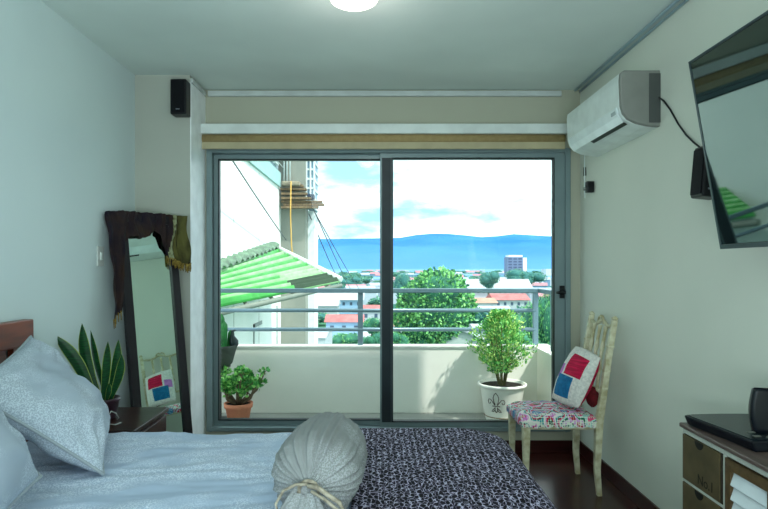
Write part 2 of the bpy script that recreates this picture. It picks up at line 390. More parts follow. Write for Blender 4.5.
sM = Matrix.Translation((XR-.05,2.5,1.74)) @ Matrix.Rotation(R(5),4,'Y') @ Matrix.Translation((-(XR-.05),-2.5,-1.74))
speaker(1.375,1.463,2.45,2.55,1.625,1.845,'small black speaker on right wall between television and air conditioner','x',sM)

# ------------------------------------------------------------------ television
tv = empty('television', (XR-.1,1.6,1.7), 'large flat black television tilted down on the right wall', 'television')
tb = Vector((1.296,0,1.400)); tt = Vector((1.176,0,2.102)); tv_v = (tt-tb).normalized(); tn = Vector((-tv_v.z,0,tv_v.x))  # facing into room
tn = Vector((-abs(tv_v.z),0,-abs(tv_v.x)))
def slab(mb, lo, hi, ya, yb, d0, d1, mi=0):
    L = (tt-tb).length
    def q(v,d,y): p = tb+tv_v*(v*L)-tn*d; return Vector((p.x,y,p.z))
    return mb.hexa([q(lo,d0,ya),q(hi,d0,ya),q(hi,d1,ya),q(lo,d1,ya)],[q(lo,d0,yb),q(hi,d0,yb),q(hi,d1,yb),q(lo,d1,yb)],mi)
ya, yb = .96, 2.2
slab(MB(),0,1,ya,yb,.0,.035).build('casing', mat('tv_casing',(16,22,26),.3), tv, bevel=.004)
scr = bpy.data.materials.new('tv_screen_glass'); scr.use_nodes=True; nt=scr.node_tree; b=nt.nodes['Principled BSDF']
b.inputs['Base Color'].default_value=(.004,.008,.009,1); b.inputs['Roughness'].default_value=.03; b.inputs['IOR'].default_value=2.15; b.inputs['Specular Tint'].default_value=(.75,1,.95,1)
slab(MB(),.025,.985,ya+.01,yb-.012,-.002,.0).build('screen', scr, tv)
bzl = MB(); slab(bzl,0,.022,ya,yb,-.004,0); slab(bzl,.022,1,yb-.01,yb,-.004,0); slab(bzl,.988,1,ya,yb-.01,-.004,0); slab(bzl,.022,.988,ya,ya+.01,-.004,0)
bzl.build('bezel', mat('dark_steel_bezel',(60,74,78),.3,metal=.5), tv)
slab(MB(),.2,.65,1.3,1.85,.035,.06).build('rear_cover', BLACK_PL, tv, bevel=.01)
MB().box(1.30,XR,1.5,1.65,1.68,1.78).build('wall_mount', BLACK_PL, tv, bevel=.004)

# ------------------------------------------------------------------ bed
BZ = .6
bed = empty('bed', (-.55,1.8,0), 'wide bed with red-brown slatted wooden headboard against the left wall', 'bed')
hb = MB(); hx0, hx1 = XL+.012, -1.535
hb.box(hx0,hx1,.93,2.63,.985,1.098)
hb.box(hx0,hx1,.93,2.63,.55,.64)
for yy in (.93, 2.575): hb.box(hx0,hx1,yy,yy+.055,0,.985)
hbo = hb.build('headboard', HEADB, bed, bevel=.005)
n = 15
for i in range(n):
    yy = 1.03+i*(2.575-1.0)/n
    if i % 1 == 0:
        MB().box(hx0+.012,hx1-.012,yy,yy+.055,.64,.985).build('slat', HEADB, hbo)
MB().box(-1.53,.46,.97,2.6,.12,.3).build('base', HEADB, bed, bevel=.01)
MB().box(-1.53,.47,.97,2.6,.3,.57).build('mattress', mat('white_mattress',(210,214,220),.8), bed, bevel=.04, bseg=4)
for lx in (-1.45,.38):
    for ly in (1.02,2.5): MB().box(lx,lx+.06,ly,ly+.06,0,.12).build('leg', HEADB, bed)

def drape(x0,x1,y0,y1,cr,Rd,z,drop,ex0,ex1,ey0,ey1,step,nfun,side=.0):
    """cloth over a rounded rectangle; ex/ey say how far the cloth reaches past each edge"""
    X0,X1,Y0,Y1 = x0-ex0,x1+ex1,y0-ey0,y1+ey1
    nu = int((X1-X0)/step); nv = int((Y1-Y0)/step)
    uv = []
    def fn(u,v):
        qx = X0+(X1-X0)*u; qy = Y0+(Y1-Y0)*v
        uv.append((qx,qy))
        cx = (x0+x1)/2; cy = (y0+y1)/2; hx=(x1-x0)/2-cr; hy=(y1-y0)/2-cr
        dx = abs(qx-cx)-hx; dy = abs(qy-cy)-hy
        sx = 1 if qx>cx else -1; sy = 1 if qy>cy else -1
        ox, oy = max(dx,0), max(dy,0); l = math.hypot(ox,oy)
        d = l-cr if l>0 else max(dx,dy)-cr
        if d <= 0: 
            return (qx,qy,z+nfun(qx,qy))
        nx, ny = sx*ox/l, sy*oy/l
        bx, by = qx-nx*d, qy-ny*d
        if d < Rd*math.pi/2:
            a = d/Rd; o = Rd*math.sin(a); dz = Rd*(1-math.cos(a))
        else: o = Rd; dz = Rd+d-Rd*math.pi/2
        fl = side*dz*(1+.5*math.sin(14*(bx*ny-by*nx)+3*bx))
        return (bx+nx*(o+fl), by+ny*(o+fl), z-dz+nfun(bx,by)*max(0,1-dz*8))
    m = MB(); m.grid(fn,nu,nv)
    return m, uv
def duvn(x,y):
    p = Vector((x*2.2,y*7,0)); r = noise.noise(p)*.010
    r += noise.noise(Vector((x*7+y*3,y*24-x*5,3)))*.0045
    r += max(0,noise.noise(Vector((x*4,y*16,9)))-.1)*.012
    r += (abs(noise.noise(Vector((x*3+y*4,y*13-x*4,17))))**.6)*-.016+.006
    return r+.006
m_,uv = drape(-1.49,.485,.985,2.585,.07,.045,BZ-.012,.3,0,.0,.28,.30,.016,duvn,.05)
tag(m_.build('duvet', DUVET, uvf=uv), 'pale blue-white embroidered duvet spread rumpled over the bed', 'duvet')
def bln(x,y): return noise.noise(Vector((x*5,y*5,1)))*.005+noise.noise(Vector((x*14,y*14,7)))*.002
m_,uv = drape(-.075,.512,.96,2.612,.17,.05,BZ+.012,.4,0,.35,.30,.32,.014,bln,.06)
# only the foot-side corners are rounded: the inner edge lies flat on the duvet
uv2=uv
mk = m_
for i,v in enumerate(mk.v):
    qx,qy = uv[i]
    if qx < .25:
        cy0,cy1=.96,2.612
        if cy0<=qy<=cy1: v.x,v.y,v.z = qx,qy,BZ+.012+bln(qx,qy)
        else:
            s_=1 if qy>cy1 else -1; e=cy1 if qy>cy1 else cy0; d=abs(qy-e); Rd=.05
            if d<Rd*math.pi/2: o=Rd*math.sin(d/Rd); dz=Rd*(1-math.cos(d/Rd))
            else: o=Rd; dz=Rd+d-Rd*math.pi/2
            v.x,v.y,v.z = qx,e+s_*(o+.06*dz),BZ+.012-dz
blk = mk.build('knitted_blanket', KNIT, uvf=uv)
so = blk.modifiers.new('thick','SOLIDIFY'); so.thickness=.012; so.offset=-1
tag(blk, 'dark purple and lilac speckled knitted throw over the foot of the bed', 'blanket')

# pillows
def pillow(name,c00,c10,c11,c01,th,label,cat,m,piping=True,seed=0,pinch=.07,n=44,mif=None,mats=None,wr=.018,pr=.006):
    c00,c10,c11,c01=[Vector(c) for c in (c00,c10,c11,c01)]
    ctr=(c00+c10+c11+c01)/4
    nn=((c10-c00)+(c11-c01)).cross((c01-c00)+(c11-c10)).normalized()
    def base(u,v):
        a=1-pinch*(1-(2*v-1)**2)  # edges bow inward between the corners
        b_=1-pinch*(1-(2*u-1)**2)
        uu=.5+(u-.5)*a; vv=.5+(v-.5)*b_
        return c00*(1-uu)*(1-vv)+c10*uu*(1-vv)+c11*uu*vv+c01*(1-uu)*vv
    def prof(u,v):
        e=(1-abs(2*u-1)**2.4)*(1-abs(2*v-1)**2.4)
        return max(e,0)**.55
    def fn(sg):
        def g(u,v):
            p=base(u,v); h=prof(u,v)*th/2
            q=Vector((u*3+seed,v*3,sg))
            w=noise.noise(q*1.2)*wr*1.6+noise.noise(Vector((u*4+v*9+seed,(u-v)*2.2,sg*3)))*wr
            # creases that radiate from the corners
            for (cu,cv) in ((0,0),(1,0),(1,1),(0,1)):
                r=math.hypot(u-cu,v-cv); an=math.atan2(v-cv,u-cu)
                w+=math.sin(an*13+seed)*wr*.55*math.exp(-((r-.22)/.16)**2)
            return p+nn*sg*(h+w*min(1,prof(u,v)*1.2))
        return g
    mb_=MB(); mb_.grid(fn(1),n,n,mif=mif); mb_.grid(fn(-1),n,n,flip=True,mi=(1 if mats and len(mats)>1 else 0))
    org=Vector((ctr.x,ctr.y,min(c.z for c in (c00,c10,c11,c01))))
    o=mb_.build(name, mats or m, origin=org); tag(o,label,cat)
    if piping:
        pts=[base(t/24,0) for t in range(24)]+[base(1,t/24) for t in range(24)]+[base(1-t/24,1) for t in range(24)]+[base(0,1-t/24) for t in range(25)]
        MB().tube(pts,pr,8).build('piping', piping if not piping is True else m, o)
    return o
Rn=Vector((-.945,2.03,.615)); Fn=Vector((-1.167,2.56,.65)); Tn=Vector((-1.45,2.46,1.04)); Ln=Vector((-1.32,1.86,.94))
PIPE=mat('grey_piping',(150,160,166),.8)
pillow('pillow',Rn,Fn,Tn,Ln,.22,'square embroidered pillow with piping propped against the headboard, showing whole','pillow',PILLOWC,PIPE,seed=2)
pillow('pillow',(-.90,1.22,.63),(-1.03,1.80,.69),(-1.38,1.66,1.13),(-1.33,1.10,1.13),.30,'nearest embroidered pillow, cut off at the lower left edge of the photo','pillow',PILLOWC,PIPE,seed=5)

# bolster
ax0=Vector((-.180,1.60,.733)); ax1=Vector((-.150,2.0,.729)); A=(ax1-ax0).normalized(); side=A.cross(Vector((0,0,1))).normalized(); upv=side.cross(A)
profb=[(-.02,.022),(-.012,.03),(.0,.05),(.012,.075),(.03,.098),(.06,.118),(.10,.127),(.2,.131),(.3,.128),(.37,.118),(.41,.098),(.435,.07),(.448,.035),(.452,.004)]
def pi_(t):
    x=t*(len(profb)-1); i=min(int(x),len(profb)-2); f=x-i
    return profb[i][0]*(1-f)+profb[i+1][0]*f, profb[i][1]*(1-f)+profb[i+1][1]*f
def bf(u,v):
    s,r=pi_(v); th=2*math.pi*u
    amp=.12*math.exp(-max(s,0)/.06)+.016
    rr=r*(1+amp*math.sin(th*23+2*math.sin(th*5))*.6+amp*.5*math.sin(th*37+1)+.03*noise.noise(Vector((math.cos(th)*2,math.sin(th)*2,s*9))))
    rr+= .004*noise.noise(Vector((math.cos(th)*5,math.sin(th)*5,s*22)))
    p=ax0+A*s+side*math.cos(th)*rr+upv*math.sin(th)*rr*.98
    p.z=max(p.z,.612); return p
bo=MB().grid(bf,180,60,closed_u=True).build('bolster',BOLST)
tag(bo,'grey-white bolster cushion tied like a sack, lying across the bed','bolster')
kn=ax0+A*-.022
def tail(u,v):
    th=2*math.pi*u; r=(.022+.05*v)*(1+.25*math.sin(7*th+v*2))
    c=kn+Vector((-.01-.01*v,-.01-.035*v,-.105*v+.006))
    return c+Vector((math.cos(th)*r*1.1, math.sin(th)*r*.35-.01*v, math.sin(th)*.012))
MB().grid(tail,64,10,closed_u=True).build('gathered_end',BOLST,bo)
TIE=mat('twisted_cotton_tie',(170,162,144),.9,(120,112,98),60,bump=.4)
tie=MB()
tie.tube([kn+Vector((.026*math.cos(t),-.006,.026*math.sin(t))) for t in [i*math.pi/8 for i in range(17)]],.0055,8)
tie.tube([kn+Vector(v) for v in ((.0,-.016,.02),(-.03,-.02,.022),(-.065,-.02,.005),(-.085,-.02,-.03),(-.08,-.02,-.055))],[.0042,.0042,.004,.0036,.003],8)
tie.tube([kn+Vector(v) for v in ((.0,-.02,.018),(.03,-.03,.016),(.06,-.035,-.004),(.085,-.035,-.02),(.095,-.04,-.035),(.08,-.042,-.038),(.05,-.04,-.012),(.01,-.03,.008))],[.006,.0065,.0065,.006,.005,.005,.0045,.004],8)
tie.build('tie_cord',TIE,bo)

# ------------------------------------------------------------------ nightstand
nx0,nx1,ny0,ny1,nz=-1.575,-1.155,2.80,3.27,.55
ns=empty('nightstand',((nx0+nx1)/2,(ny0+ny1)/2,0),'dark wooden nightstand between the bed and the standing mirror','nightstand')
MB().box(nx0,nx1,ny0,ny1,nz-.025,nz).build('top',NIGHT,ns,bevel=.004)
MB().box(nx0+.01,nx1-.02,ny0+.015,ny1-.015,.12,nz-.025).build('carcass',NIGHT,ns,bevel=.003)
for z0_,z1_ in ((.345,.51),(.15,.33)):
    d_=MB().box(nx1-.02,nx1-.004,ny0+.03,ny1-.03,z0_,z1_).build('drawer',wood('nightstand_drawer_wood',(66,32,26),(46,22,18),.3),ns,bevel=.003)
    MB().tube([(nx1-.004,(ny0+ny1)/2,(z0_+z1_)/2),(nx1+.016,(ny0+ny1)/2,(z0_+z1_)/2)],[.008,.013],14).build('knob',mat('brass_knob',(130,104,60),.3,metal=.8),d_)
for lx in (nx0+.02,nx1-.07):
    for ly in (ny0+.02,ny1-.07): MB().box(lx,lx+.04,ly,ly+.04,0,.12).build('leg',NIGHT,ns)

# snake plant
pc=Vector((-1.40,3.02,nz))
sp=empty('snake_plant',pc,'potted snake plant with yellow-edged upright leaves on the nightstand','potted plant')
pot=MB().lathe([(0,.0),(.05,0),(.058,.01),(.072,.09),(.076,.092),(.076,.108),(.068,.108),(.066,.09),(0,.088)],pc,36).build('pot',mat('plum_ceramic',(58,36,48),.3),sp)
MB().lathe([(0,.092),(.066,.092)],pc,30).build('soil',SOIL,sp)
SNK=mat('snake_leaf_green',(18,78,36),.4,(8,46,24),26,3,stretch=(1,1,5)); SNE=mat('snake_leaf_edge',(150,170,78),.5)
def blade(base,tip,width,bend,wdir,twist=0):
    base=Vector(base);tip=Vector(tip);wdir=Vector(wdir).normalized()
    d=tip-base; nrm=d.cross(wdir).normalized()
    def fn(u,v):
        u=(0,.06,.2,.35,.5,.65,.8,.94,1)[round(u*8)]
        w_=width*max(0,min(1,(.5+1.1*v)))*max(0,1-max(0,(v-.62)/.38)**1.9)
        s_=(u-.5)
        c=base+d*v+Vector(bend)*math.sin(v*math.pi)*.5
        a=twist*v
        wd=wdir*math.cos(a)+nrm*math.sin(a)
        return c+wd*w_*s_+nrm*(abs(s_)*w_*.35)
    return MB().grid(fn,8,18,mif=lambda u,v:1 if (u<.1 or u>.9) else 0)
def bladep(px,py,Y,bx,by,width,bend=(0,0,0),wd=(1,-.2,0),tw=0):
    tip=P(px,py,Y); 
    return blade(pc+Vector((bx,by,.085)),tip,width,bend,wd,tw).build('leaf',[SNK,SNE],sp)
bladep(53,334,2.93,-.03,-.03,.062,(.03,0,.05),(.7,.2,.5))
bladep(82,323,3.0,-.02,0,.058,(-.05,0,.0),(1,.2,0))
bladep(90.5,330,3.06,0,.03,.05,(-.03,0,0),(1,-.5,0))
bladep(108,341,3.0,.0,-.02,.042,(.01,0,0),(1,.6,0))
bladep(118.5,339,3.04,.02,0,.046,(.02,0,0),(1,.3,0))
bladep(121.5,354,2.98,.03,-.02,.05,(.03,0,.0),(1,.1,.3))
bladep(109,383,2.98,.02,-.03,.03,(.01,0,.0),(1,.1,.3))
tag(MB().tube([pc+Vector(v) for v in ((.085,-.04,.006),(.10,-.06,.02),(.10,-.09,.05),(.085,-.11,.065),(.075,-.13,.04),(.09,-.15,.012),(.12,-.14,.006),(.13,-.10,.006))],.0028,8).build('charging_cable',mat('white_cable',(170,176,172),.5)),'thin white cable curled on the nightstand beside the plant pot','cable')

# ------------------------------------------------------------------ mirror
mA=Vector((-1.372,3.372,0.0)); mtA=Vector((-1.556,3.50,1.65))
U=Vector((.5707,.8211,0)).normalized(); V=(mtA-mA).normalized(); Nn=U.cross(V).normalized()
if Nn.y>0: Nn=-Nn
MW,MH=.39,(mtA-mA).length
def mp_(u,v,d): return mA+U*u+V*v+Nn*d
def mbox(mb,u0,u1,v0,v1,d0,d1): return mb.hexa([mp_(u0,v0,d0),mp_(u1,v0,d0),mp_(u1,v1,d0),mp_(u0,v1,d0)],[mp_(u0,v0,d1),mp_(u1,v0,d1),mp_(u1,v1,d1),mp_(u0,v1,d1)])
mi=empty('standing_mirror',mp_(.195,0,0),'tall dark-framed mirror leaning in the corner beside the window','mirror')
fr=MB(); fw=.052
mbox(fr,0,fw,0.004,MH,0,.03); mbox(fr,MW-fw,MW,0.004,MH,0,.03); mbox(fr,fw,MW-fw,0.004,fw,0,.03); mbox(fr,fw,MW-fw,MH-fw,MH,0,.03)
fr.build('frame',mat('espresso_frame',(26,22,28),.4),mi,bevel=.004)
mg=mat('mirror_silver',(214,236,226),.015,(214,236,226),metal=1.0)
mbox(MB(),fw-.004,MW-fw+.004,fw-.004,MH-fw+.004,.012,.016).build('mirror_glass',mg,mi)
mbox(MB(),.02,MW-.02,.02,MH-.02,-.008,0).build('backing',mat('brown_board',(70,52,38),.8),mi)
# scarf over the mirror
def interp(x,pts):
    if x<=pts[0][0]: return pts[0][1]
    for (a,b_),(c,d) in zip(pts,pts[1:]):
        if x<=c: f=(x-a)/(c-a); f=f*f*(3-2*f); return b_*(1-f)+d*f
    return pts[-1][1]
lenp=[(-.085,.64),(-.02,.60),(.005,.40),(.03,.19),(.06,.155),(.14,.16),(.19,.145),(.235,.11),(.27,.14),(.30,.22),(.33,.29),(.37,.31),(.44,.33),(.50,.30)]
us=[-.085+.565*i/70 for i in range(71)]
def sc_pt(u,v):
    uu=-.085+.565*u
    L=interp(uu,lenp)
    drop=-.06+v*(L+.06)   # negative part lies over the top and goes behind
    dd=.042+.010*math.sin(uu*70+v*2)+.006*math.sin(uu*150)
    top=MH+.012
    if drop<0: 
        t=-drop/.06; p=mp_(uu,top-.01*t,dd*(1-t)-.015*t)
    else:
        p=mp_(uu+.01*math.sin(v*5+uu*20),top-drop,dd+.008*math.sin(drop*30+uu*30))
    over=max(0,uu-.40); p+=Vector((.0,-1.05*over,-.10*over*over*20))+Vector((.35*over,0,0))
    un=max(0,.0-uu); p+=Vector((0,.0,-.15*un))
    p.x=max(p.x,XL+.012); p.y=min(p.y,YC-.012)
    return p
SCF=mat('dark_brown_scarf',(52,38,30),.95,(22,18,34),7,4,bump=.4,bscale=60)
SCO=mat('olive_plaid_scarf',(92,90,48),.95,(34,28,18),14,4,bump=.4,bscale=60,stretch=(1,1,.5))
SCY=mat('pale_stripe_scarf',(156,164,130),.95,(90,92,58),30,4,bump=.4,bscale=60)
def smif(u,v):
    uu=-.085+.565*u+.05*(v-.5)
    if .352<uu<.372 and v>.12: return 2
    if uu>.375 and v>.1 : return 1
    return 0
sc_=MB().grid(sc_pt,110,36,mif=smif).build('scarf',[SCF,SCO,SCY])
tag(sc_,'dark brown and olive fringed scarf draped over top of the mirror','scarf')
frn=MB()
for i in range(26):
    u=.72+.28*i/26
    p=sc_pt(u,1.0); q=p+Vector((.004*math.sin(i*3),-.004,-.035-.012*math.sin(i*2.3)**2))
    q.y=min(q.y,YC-.01)
    frn.tube([p+Vector((0,0,.01)),(p+q)/2+Vector((.004*math.sin(i*5),0,0)),q],[.004,.004,.002],6)
FRG=mat('mustard_fringe',(150,128,58),.9,(90,70,30),80)
frn.build('fringe',FRG,sc_); frn=MB()
for i in range(6):
    p=sc_pt(.0+.02*i,1.0); frn.tube([p+Vector((0,0,.01)),p+Vector((.003,-.002,-.045))],[.004,.002],6)
frn.build('fringe',FRG,sc_)

# ------------------------------------------------------------------ chair
ch=empty('side_chair',(1.1,3.59,0),'cream painted wooden chair with rainbow crochet seat by the right wall','chair')
xf,xb,yn,yf=.875,1.30,3.42,3.77
def leg(pts,ws,name,parent=ch):
    m=MB(); n_=len(pts)
    o=0
    for k,(p,w_) in enumerate(zip(pts,ws)):
        p=Vector(p)
        for dx,dy in ((-1,-1),(1,-1),(1,1),(-1,1)): m.v.append(p+Vector((dx*w_/2,dy*w_/2,0)))
    for k in range(n_-1):
        for i in range(4):
            j=(i+1)%4; m.f.append([k*4+i,k*4+j,k*4+4+j,k*4+4+i]); m.m.append(0); m.smooth.append(False)
    m.f.append([3,2,1,0]); m.m.append(0); m.smooth.append(False)
    m.f.append([n_*4-4+i for i in range(4)]); m.m.append(0); m.smooth.append(False)
    return m.build(name,CREAM,parent,bevel=.004)
for y_ in (yn,yf): leg([(xf,y_,0),(xf,y_,.2),(xf,y_,.42)],[.026,.034,.046],'front_leg')
for y_ in (yn-.012,yf):
    leg([(1.298,y_,0),(1.285,y_,.15),(1.295,y_,.42),(1.315,y_,.55),(1.348,y_,.78),(1.388,y_,1.02)],[.028,.034,.042,.038,.034,.030],'back_leg')
    for zz,xx in ((.62,1.326),(.72,1.340),(.86,1.362)):
        MB().box(xx-.02,xx+.02,y_-.02,y_+.02,zz,zz+.014).build('carved_ring',CREAM,ch,bevel=.005)
fr=MB(); fr.box(xf,xb,yn-.018,yn+.008,.385,.43); fr.box(xf,xb,yf-.008,yf+.018,.385,.43); fr.box(xf-.018,xf+.008,yn,yf,.385,.43); fr.box(xb-.02,xb+.008,yn,yf,.385,.43)
fr.build('seat_frame',CREAM,ch,bevel=.004)
def seatf(u,v):
    x=xf-.03+(xb-.005-xf+.03)*u; y=yn-.03+(yf-yn+.06)*v
    e=(1-abs(2*u-1)**6)*(1-abs(2*v-1)**6)
    z=.432+.045*max(e,0)**.5+.006*noise.noise(Vector((u*9,v*9,0)))
    if u<.02 or v<.02 or v>.98: z-=.0
    return (x,y,z)
st=MB().grid(seatf,40,36)
def skirt(u,v):
    per=[(0,1),(0,0),(1,0),(1,1)]
    t=u*3; i=min(int(t),2); f=t-i
    a=per[i]; b_=per[i+1]; uu=a[0]*(1-f)+b_[0]*f; vv=a[1]*(1-f)+b_[1]*f
    x,y,z=seatf(uu,vv)
    return (x,y,z-.032*v*(1+.12*math.sin(u*130)))
st.grid(skirt,150,3)
st.build('seat_cover',CROCHET,ch,weld=True)
MB().box(xf,xb-.01,yn,yf,.42,.452).build('seat_pad',mat('seat_pad_foam',(150,140,130),.9),ch,bevel=.01)
def backx(z): return 1.300+(z-.45)*.118+max(0,z-.8)*.06
cr=MB()
pts=[]
for i in range(13):
    t=i/12; y_=yn-.012+(yf-yn+.012)*t
    z_=.975+.018*math.sin(t*math.pi)+.012*math.cos(t*4*math.pi)
    pts.append((backx(z_)+.012,y_,z_))
cr.tube(pts,[.011]*13,10)
for y_ in (yn-.012,yf):
    cr.tube([(1.386,y_,1.02),(1.389,y_,1.032),(1.391,y_,1.045)],[.014,.02,.006],10)
ym=(yn+yf)/2
cr.tube([(1.378,ym-.05,.985),(1.382,ym-.035,1.02),(1.386,ym-.012,1.03),(1.384,ym,1.012),(1.384,ym+.012,1.03),(1.382,ym+.035,1.02),(1.378,ym+.05,.985)],.007,8)
cr.build('crest_rail',CREAM,ch)
MB().tube([(backx(.6),yn,.60),(backx(.6),yf,.60)],.011,10).build('lower_rail',CREAM,ch)
for k_ in range(3):
    y_=yn+(yf-yn)*(k_+1)/4
    zs=[.60+.375*i/12 for i in range(13)]
    MB().tube([(backx(z_)+.004,y_,z_) for z_ in zs],[.010 if i%4 else .014 for i in range(13)],10).build('spindle',CREAM,ch)

# patchwork cushion
CW=mat('cream_knit_wool',(222,220,212),.95,(196,196,190),70,bump=.5,bscale=160)
CR_=mat('crimson_knit_stripes',(206,22,72),.95,(150,14,50),20,bump=.5,bscale=160,stretch=(.3,.3,6))
CB=mat('teal_blue_knit',(22,112,158),.95,(18,92,136),30,bump=.5,bscale=160)
CLV=mat('lavender_knit',(196,130,196),.95,(176,106,178),30,bump=.5,bscale=160)
CBK=mat('dark_red_wool',(112,26,34),.95,(84,20,26),30,bump=.5,bscale=160)
def cmif(u,v):   # v: bottom->top
    u=1-u
    if .28<u<.84 and .10<v<.47: return 2
    if .72<u<.97 and .40<v<.64: return 3
    if .14<u<.66 and .47<v<.86: return 1
    return 0
sh=Vector((-.034,0,.008))
q00=Vector((1.215,3.415,.500))+sh;q10=Vector((1.135,3.67,.505))+sh;q11=Vector((1.285,3.675,.825))+sh;q01=Vector((1.345,3.42,.79))+sh
pillow('cushion',q10,q00,q01,q11,.13,'small patchwork knit cushion in pink, blue and white leaning on the chair','cushion',CW,piping=False,seed=9,pinch=-.07,n=50,mif=cmif,mats=[CW,CR_,CB,CLV],wr=.003)
# the white base faces use slot 0; back side gets the crimson slot in pillow(); small red pouch behind
def pouch(u,v):
    th=2*math.pi*u; ph=math.pi*v
    r=Vector((.034*math.sin(ph)*math.cos(th),.05*math.sin(ph)*math.sin(th),.058*math.cos(ph)))
    r*=1+.08*math.sin(th*5+ph*3)
    return Vector((1.292,3.50,.555))+r
tag(MB().grid(pouch,28,18,closed_u=True).build('red_pouch',CBK),'small dark red knitted pouch tucked behind the patchwork cushion','pouch')

# ------------------------------------------------------------------ console cabinet
cx0,cyf,cyn,czt=1.137,2.2,1.22,.75
cs=empty('cabinet',((cx0+XR)/2,(cyf+cyn)/2,0),'small console cabinet with khaki drawers and louvred door below the television','cabinet')
MB().box(cx0,XR-.004,cyn,cyf,czt-.016,czt).build('top',wood('grey_brown_top',(98,84,78),(70,58,54),.35,(10,1,10)),cs,bevel=.004)
CG=mat('pale_grey_carcass',(176,182,172),.5)
KH=mat('khaki_drawer_front',(84,72,46),.7,(70,60,38),12)
KHD=mat('dark_khaki_edge',(44,36,24),.8)
bx=cx0+.009; fy=cyf-.012
ca=MB()
ca.box(bx+.012,XR-.008,cyn+.01,fy-.008,.06,czt-.016)
zr=[.712,.547,.535,.370,.358,.193,.181,.075]
ca.box(bx,bx+.014,cyn+.01,fy,.715,czt-.016)
for z_ in (.541,.364,.187): ca.box(bx,bx+.014,1.935,fy,z_-.006,z_+.006)
ca.box(bx,bx+.014,1.922,1.936,.06,.715); ca.box(bx,bx+.014,1.668,1.680,.06,.715); ca.box(bx,bx+.014,cyn+.01,fy,.06,.075)
ca.build('carcass',CG,cs,bevel=.002)
DK=mat('notch_shadow_black',(12,12,10),.9)
def drawer(ya,yb_,z0,z1,txt=False):
    d=MB().box(bx-.003,bx+.012,ya+.012,yb_,z0,z1).build('drawer',KH,cs,bevel=.002)
    MB().box(bx-.001,bx+.011,ya,ya+.012,z0,z1).build('drawer_edge',KHD,d)
    yc=(ya+yb_)/2+.012; r=.028
    pts=[(bx-.004,yc+r*math.cos(t),z1-r*math.sin(t)*.95) for t in [math.pi*i/16 for i in range(17)]]
    pts2=[(bx-.0032,p[1],p[2]) for p in pts]
    MB().hexa([Vector(p) for p in pts],[Vector(p) for p in pts2]).build('finger_notch',DK,d)
    if txt:
        cu=bpy.data.curves.new('drawer_number','FONT'); cu.body='No.1'; cu.size=.05; cu.extrude=.0003; cu.align_x='CENTER'
        tmp=bpy.data.objects.new('tmp',cu); COL.objects.link(tmp)
        dg=bpy.context.evaluated_depsgraph_get(); me=bpy.data.meshes.new_from_object(tmp.evaluated_get(dg))
        bpy.data.objects.remove(tmp)
        me.materials.clear(); me.materials.append(mat('faded_stencil_ink',(34,30,22),.9))
        t=bpy.data.objects.new('stencilled_number',me); COL.objects.link(t); t.parent=d
        pos=Vector((bx-.0042,(ya+yb_)/2-.03,z0+.018)); WO[t.name]=pos; t.location=pos-WO[d.name]
        t.rotation_euler=(R(90),0,R(-90))
for i in range(4):
    drawer(1.937,fy-.002,zr[2*i+1],zr[2*i],i==0)
for i in range(4):
    drawer(cyn+.015,1.667,zr[2*i+1],zr[2*i])
dr=MB(); fm=wood('khaki_door_frame',(92,72,44),(70,54,32),.5)
ring_=[(1.681,1.921)]
ya_,yb_=1.682,1.920
dr.box(bx-.004,bx+.012,ya_,ya_+.03,.08,.710); dr.box(bx-.004,bx+.012,yb_-.03,yb_,.08,.710); dr.box(bx-.004,bx+.012,ya_+.03,yb_-.03,.675,.710); dr.box(bx-.004,bx+.012,ya_+.03,yb_-.03,.08,.12)
dro=dr.build('louvred_door',fm,cs,bevel=.002)
sl=MB()
for k_ in range(12):
    z_=.66-k_*.046
    sl.hexa([Vector((bx-.004,ya_+.03,z_-.03)),Vector((bx-.001,ya_+.03,z_-.033)),Vector((bx+.012,ya_+.03,z_+.006)),Vector((bx+.009,ya_+.03,z_+.009))],
            [Vector((bx-.004,yb_-.03,z_-.03)),Vector((bx-.001,yb_-.03,z_-.033)),Vector((bx+.012,yb_-.03,z_+.006)),Vector((bx+.009,yb_-.03,z_+.009))])
sl.build('louvre_slats',mat('white_slats',(206,216,220),.4),dro)
for lx in (bx+.01,XR-.06):
    for ly in (cyn+.02,fy-.05): MB().box(lx,lx+.04,ly,ly+.04,0,.06).build('foot',CG,cs)

# dark glossy player on the console
pz=czt+.001
pl_=empty('media_player',(1.3,2.0,pz),'glossy black rounded player with buttons on top of the console cabinet','player')
out=[(1.180,1.84),(1.166,1.95),(1.152,2.05),(1.138,2.13),(1.136,2.165),(1.155,2.178),(1.21,2.183),(1.28,2.19),(1.36,2.19),(1.43,2.185),(1.45,2.15),(1.455,1.86),(1.36,1.845)]
b_=[Vector((x+.012*(1.3-x)/.15,y*1.0-.004,pz)) for x,y in out]; t_=[Vector((x,y,pz+.034)) for x,y in out]
MB().hexa(b_,t_).build('body',BLACK_GL,pl_,bevel=.006,bseg=3)
tp2=[Vector((1.3+(x-1.3)*.93,2.0+(y-2.0)*.93,pz+.034)) for x,y in out]; tp3=[v+Vector((0,0,.003)) for v in tp2]
MB().hexa(tp2,tp3).build('top_plate',mat('smoked_teal_plate',(12,26,32),.25,spec=.3),pl_,bevel=.001)
for (bx_,by_) in ((1.235,1.93),(1.225,1.885),(1.275,1.885),(1.26,1.87),(1.30,1.90)):
    MB().box(bx_-.012,bx_+.012,by_-.006,by_+.006,pz+.037,pz+.0395).build('button',mat('grey_button',(96,100,92),.4),pl_,bevel=.002)
def scf(u,v):
    z_=pz+.034+.145*v; x_=1.25-.012*math.sin(v*math.pi)+.016*v+u*.19; y_=1.93+.03*v-.02*math.sin(u*math.pi)
    return (x_,y_,z_)
sb=MB().grid(scf,14,10)
so_=sb.build('raised_screen',BLACK_GL,pl_); md=so_.modifiers.new('t','SOLIDIFY'); md.thickness=.035

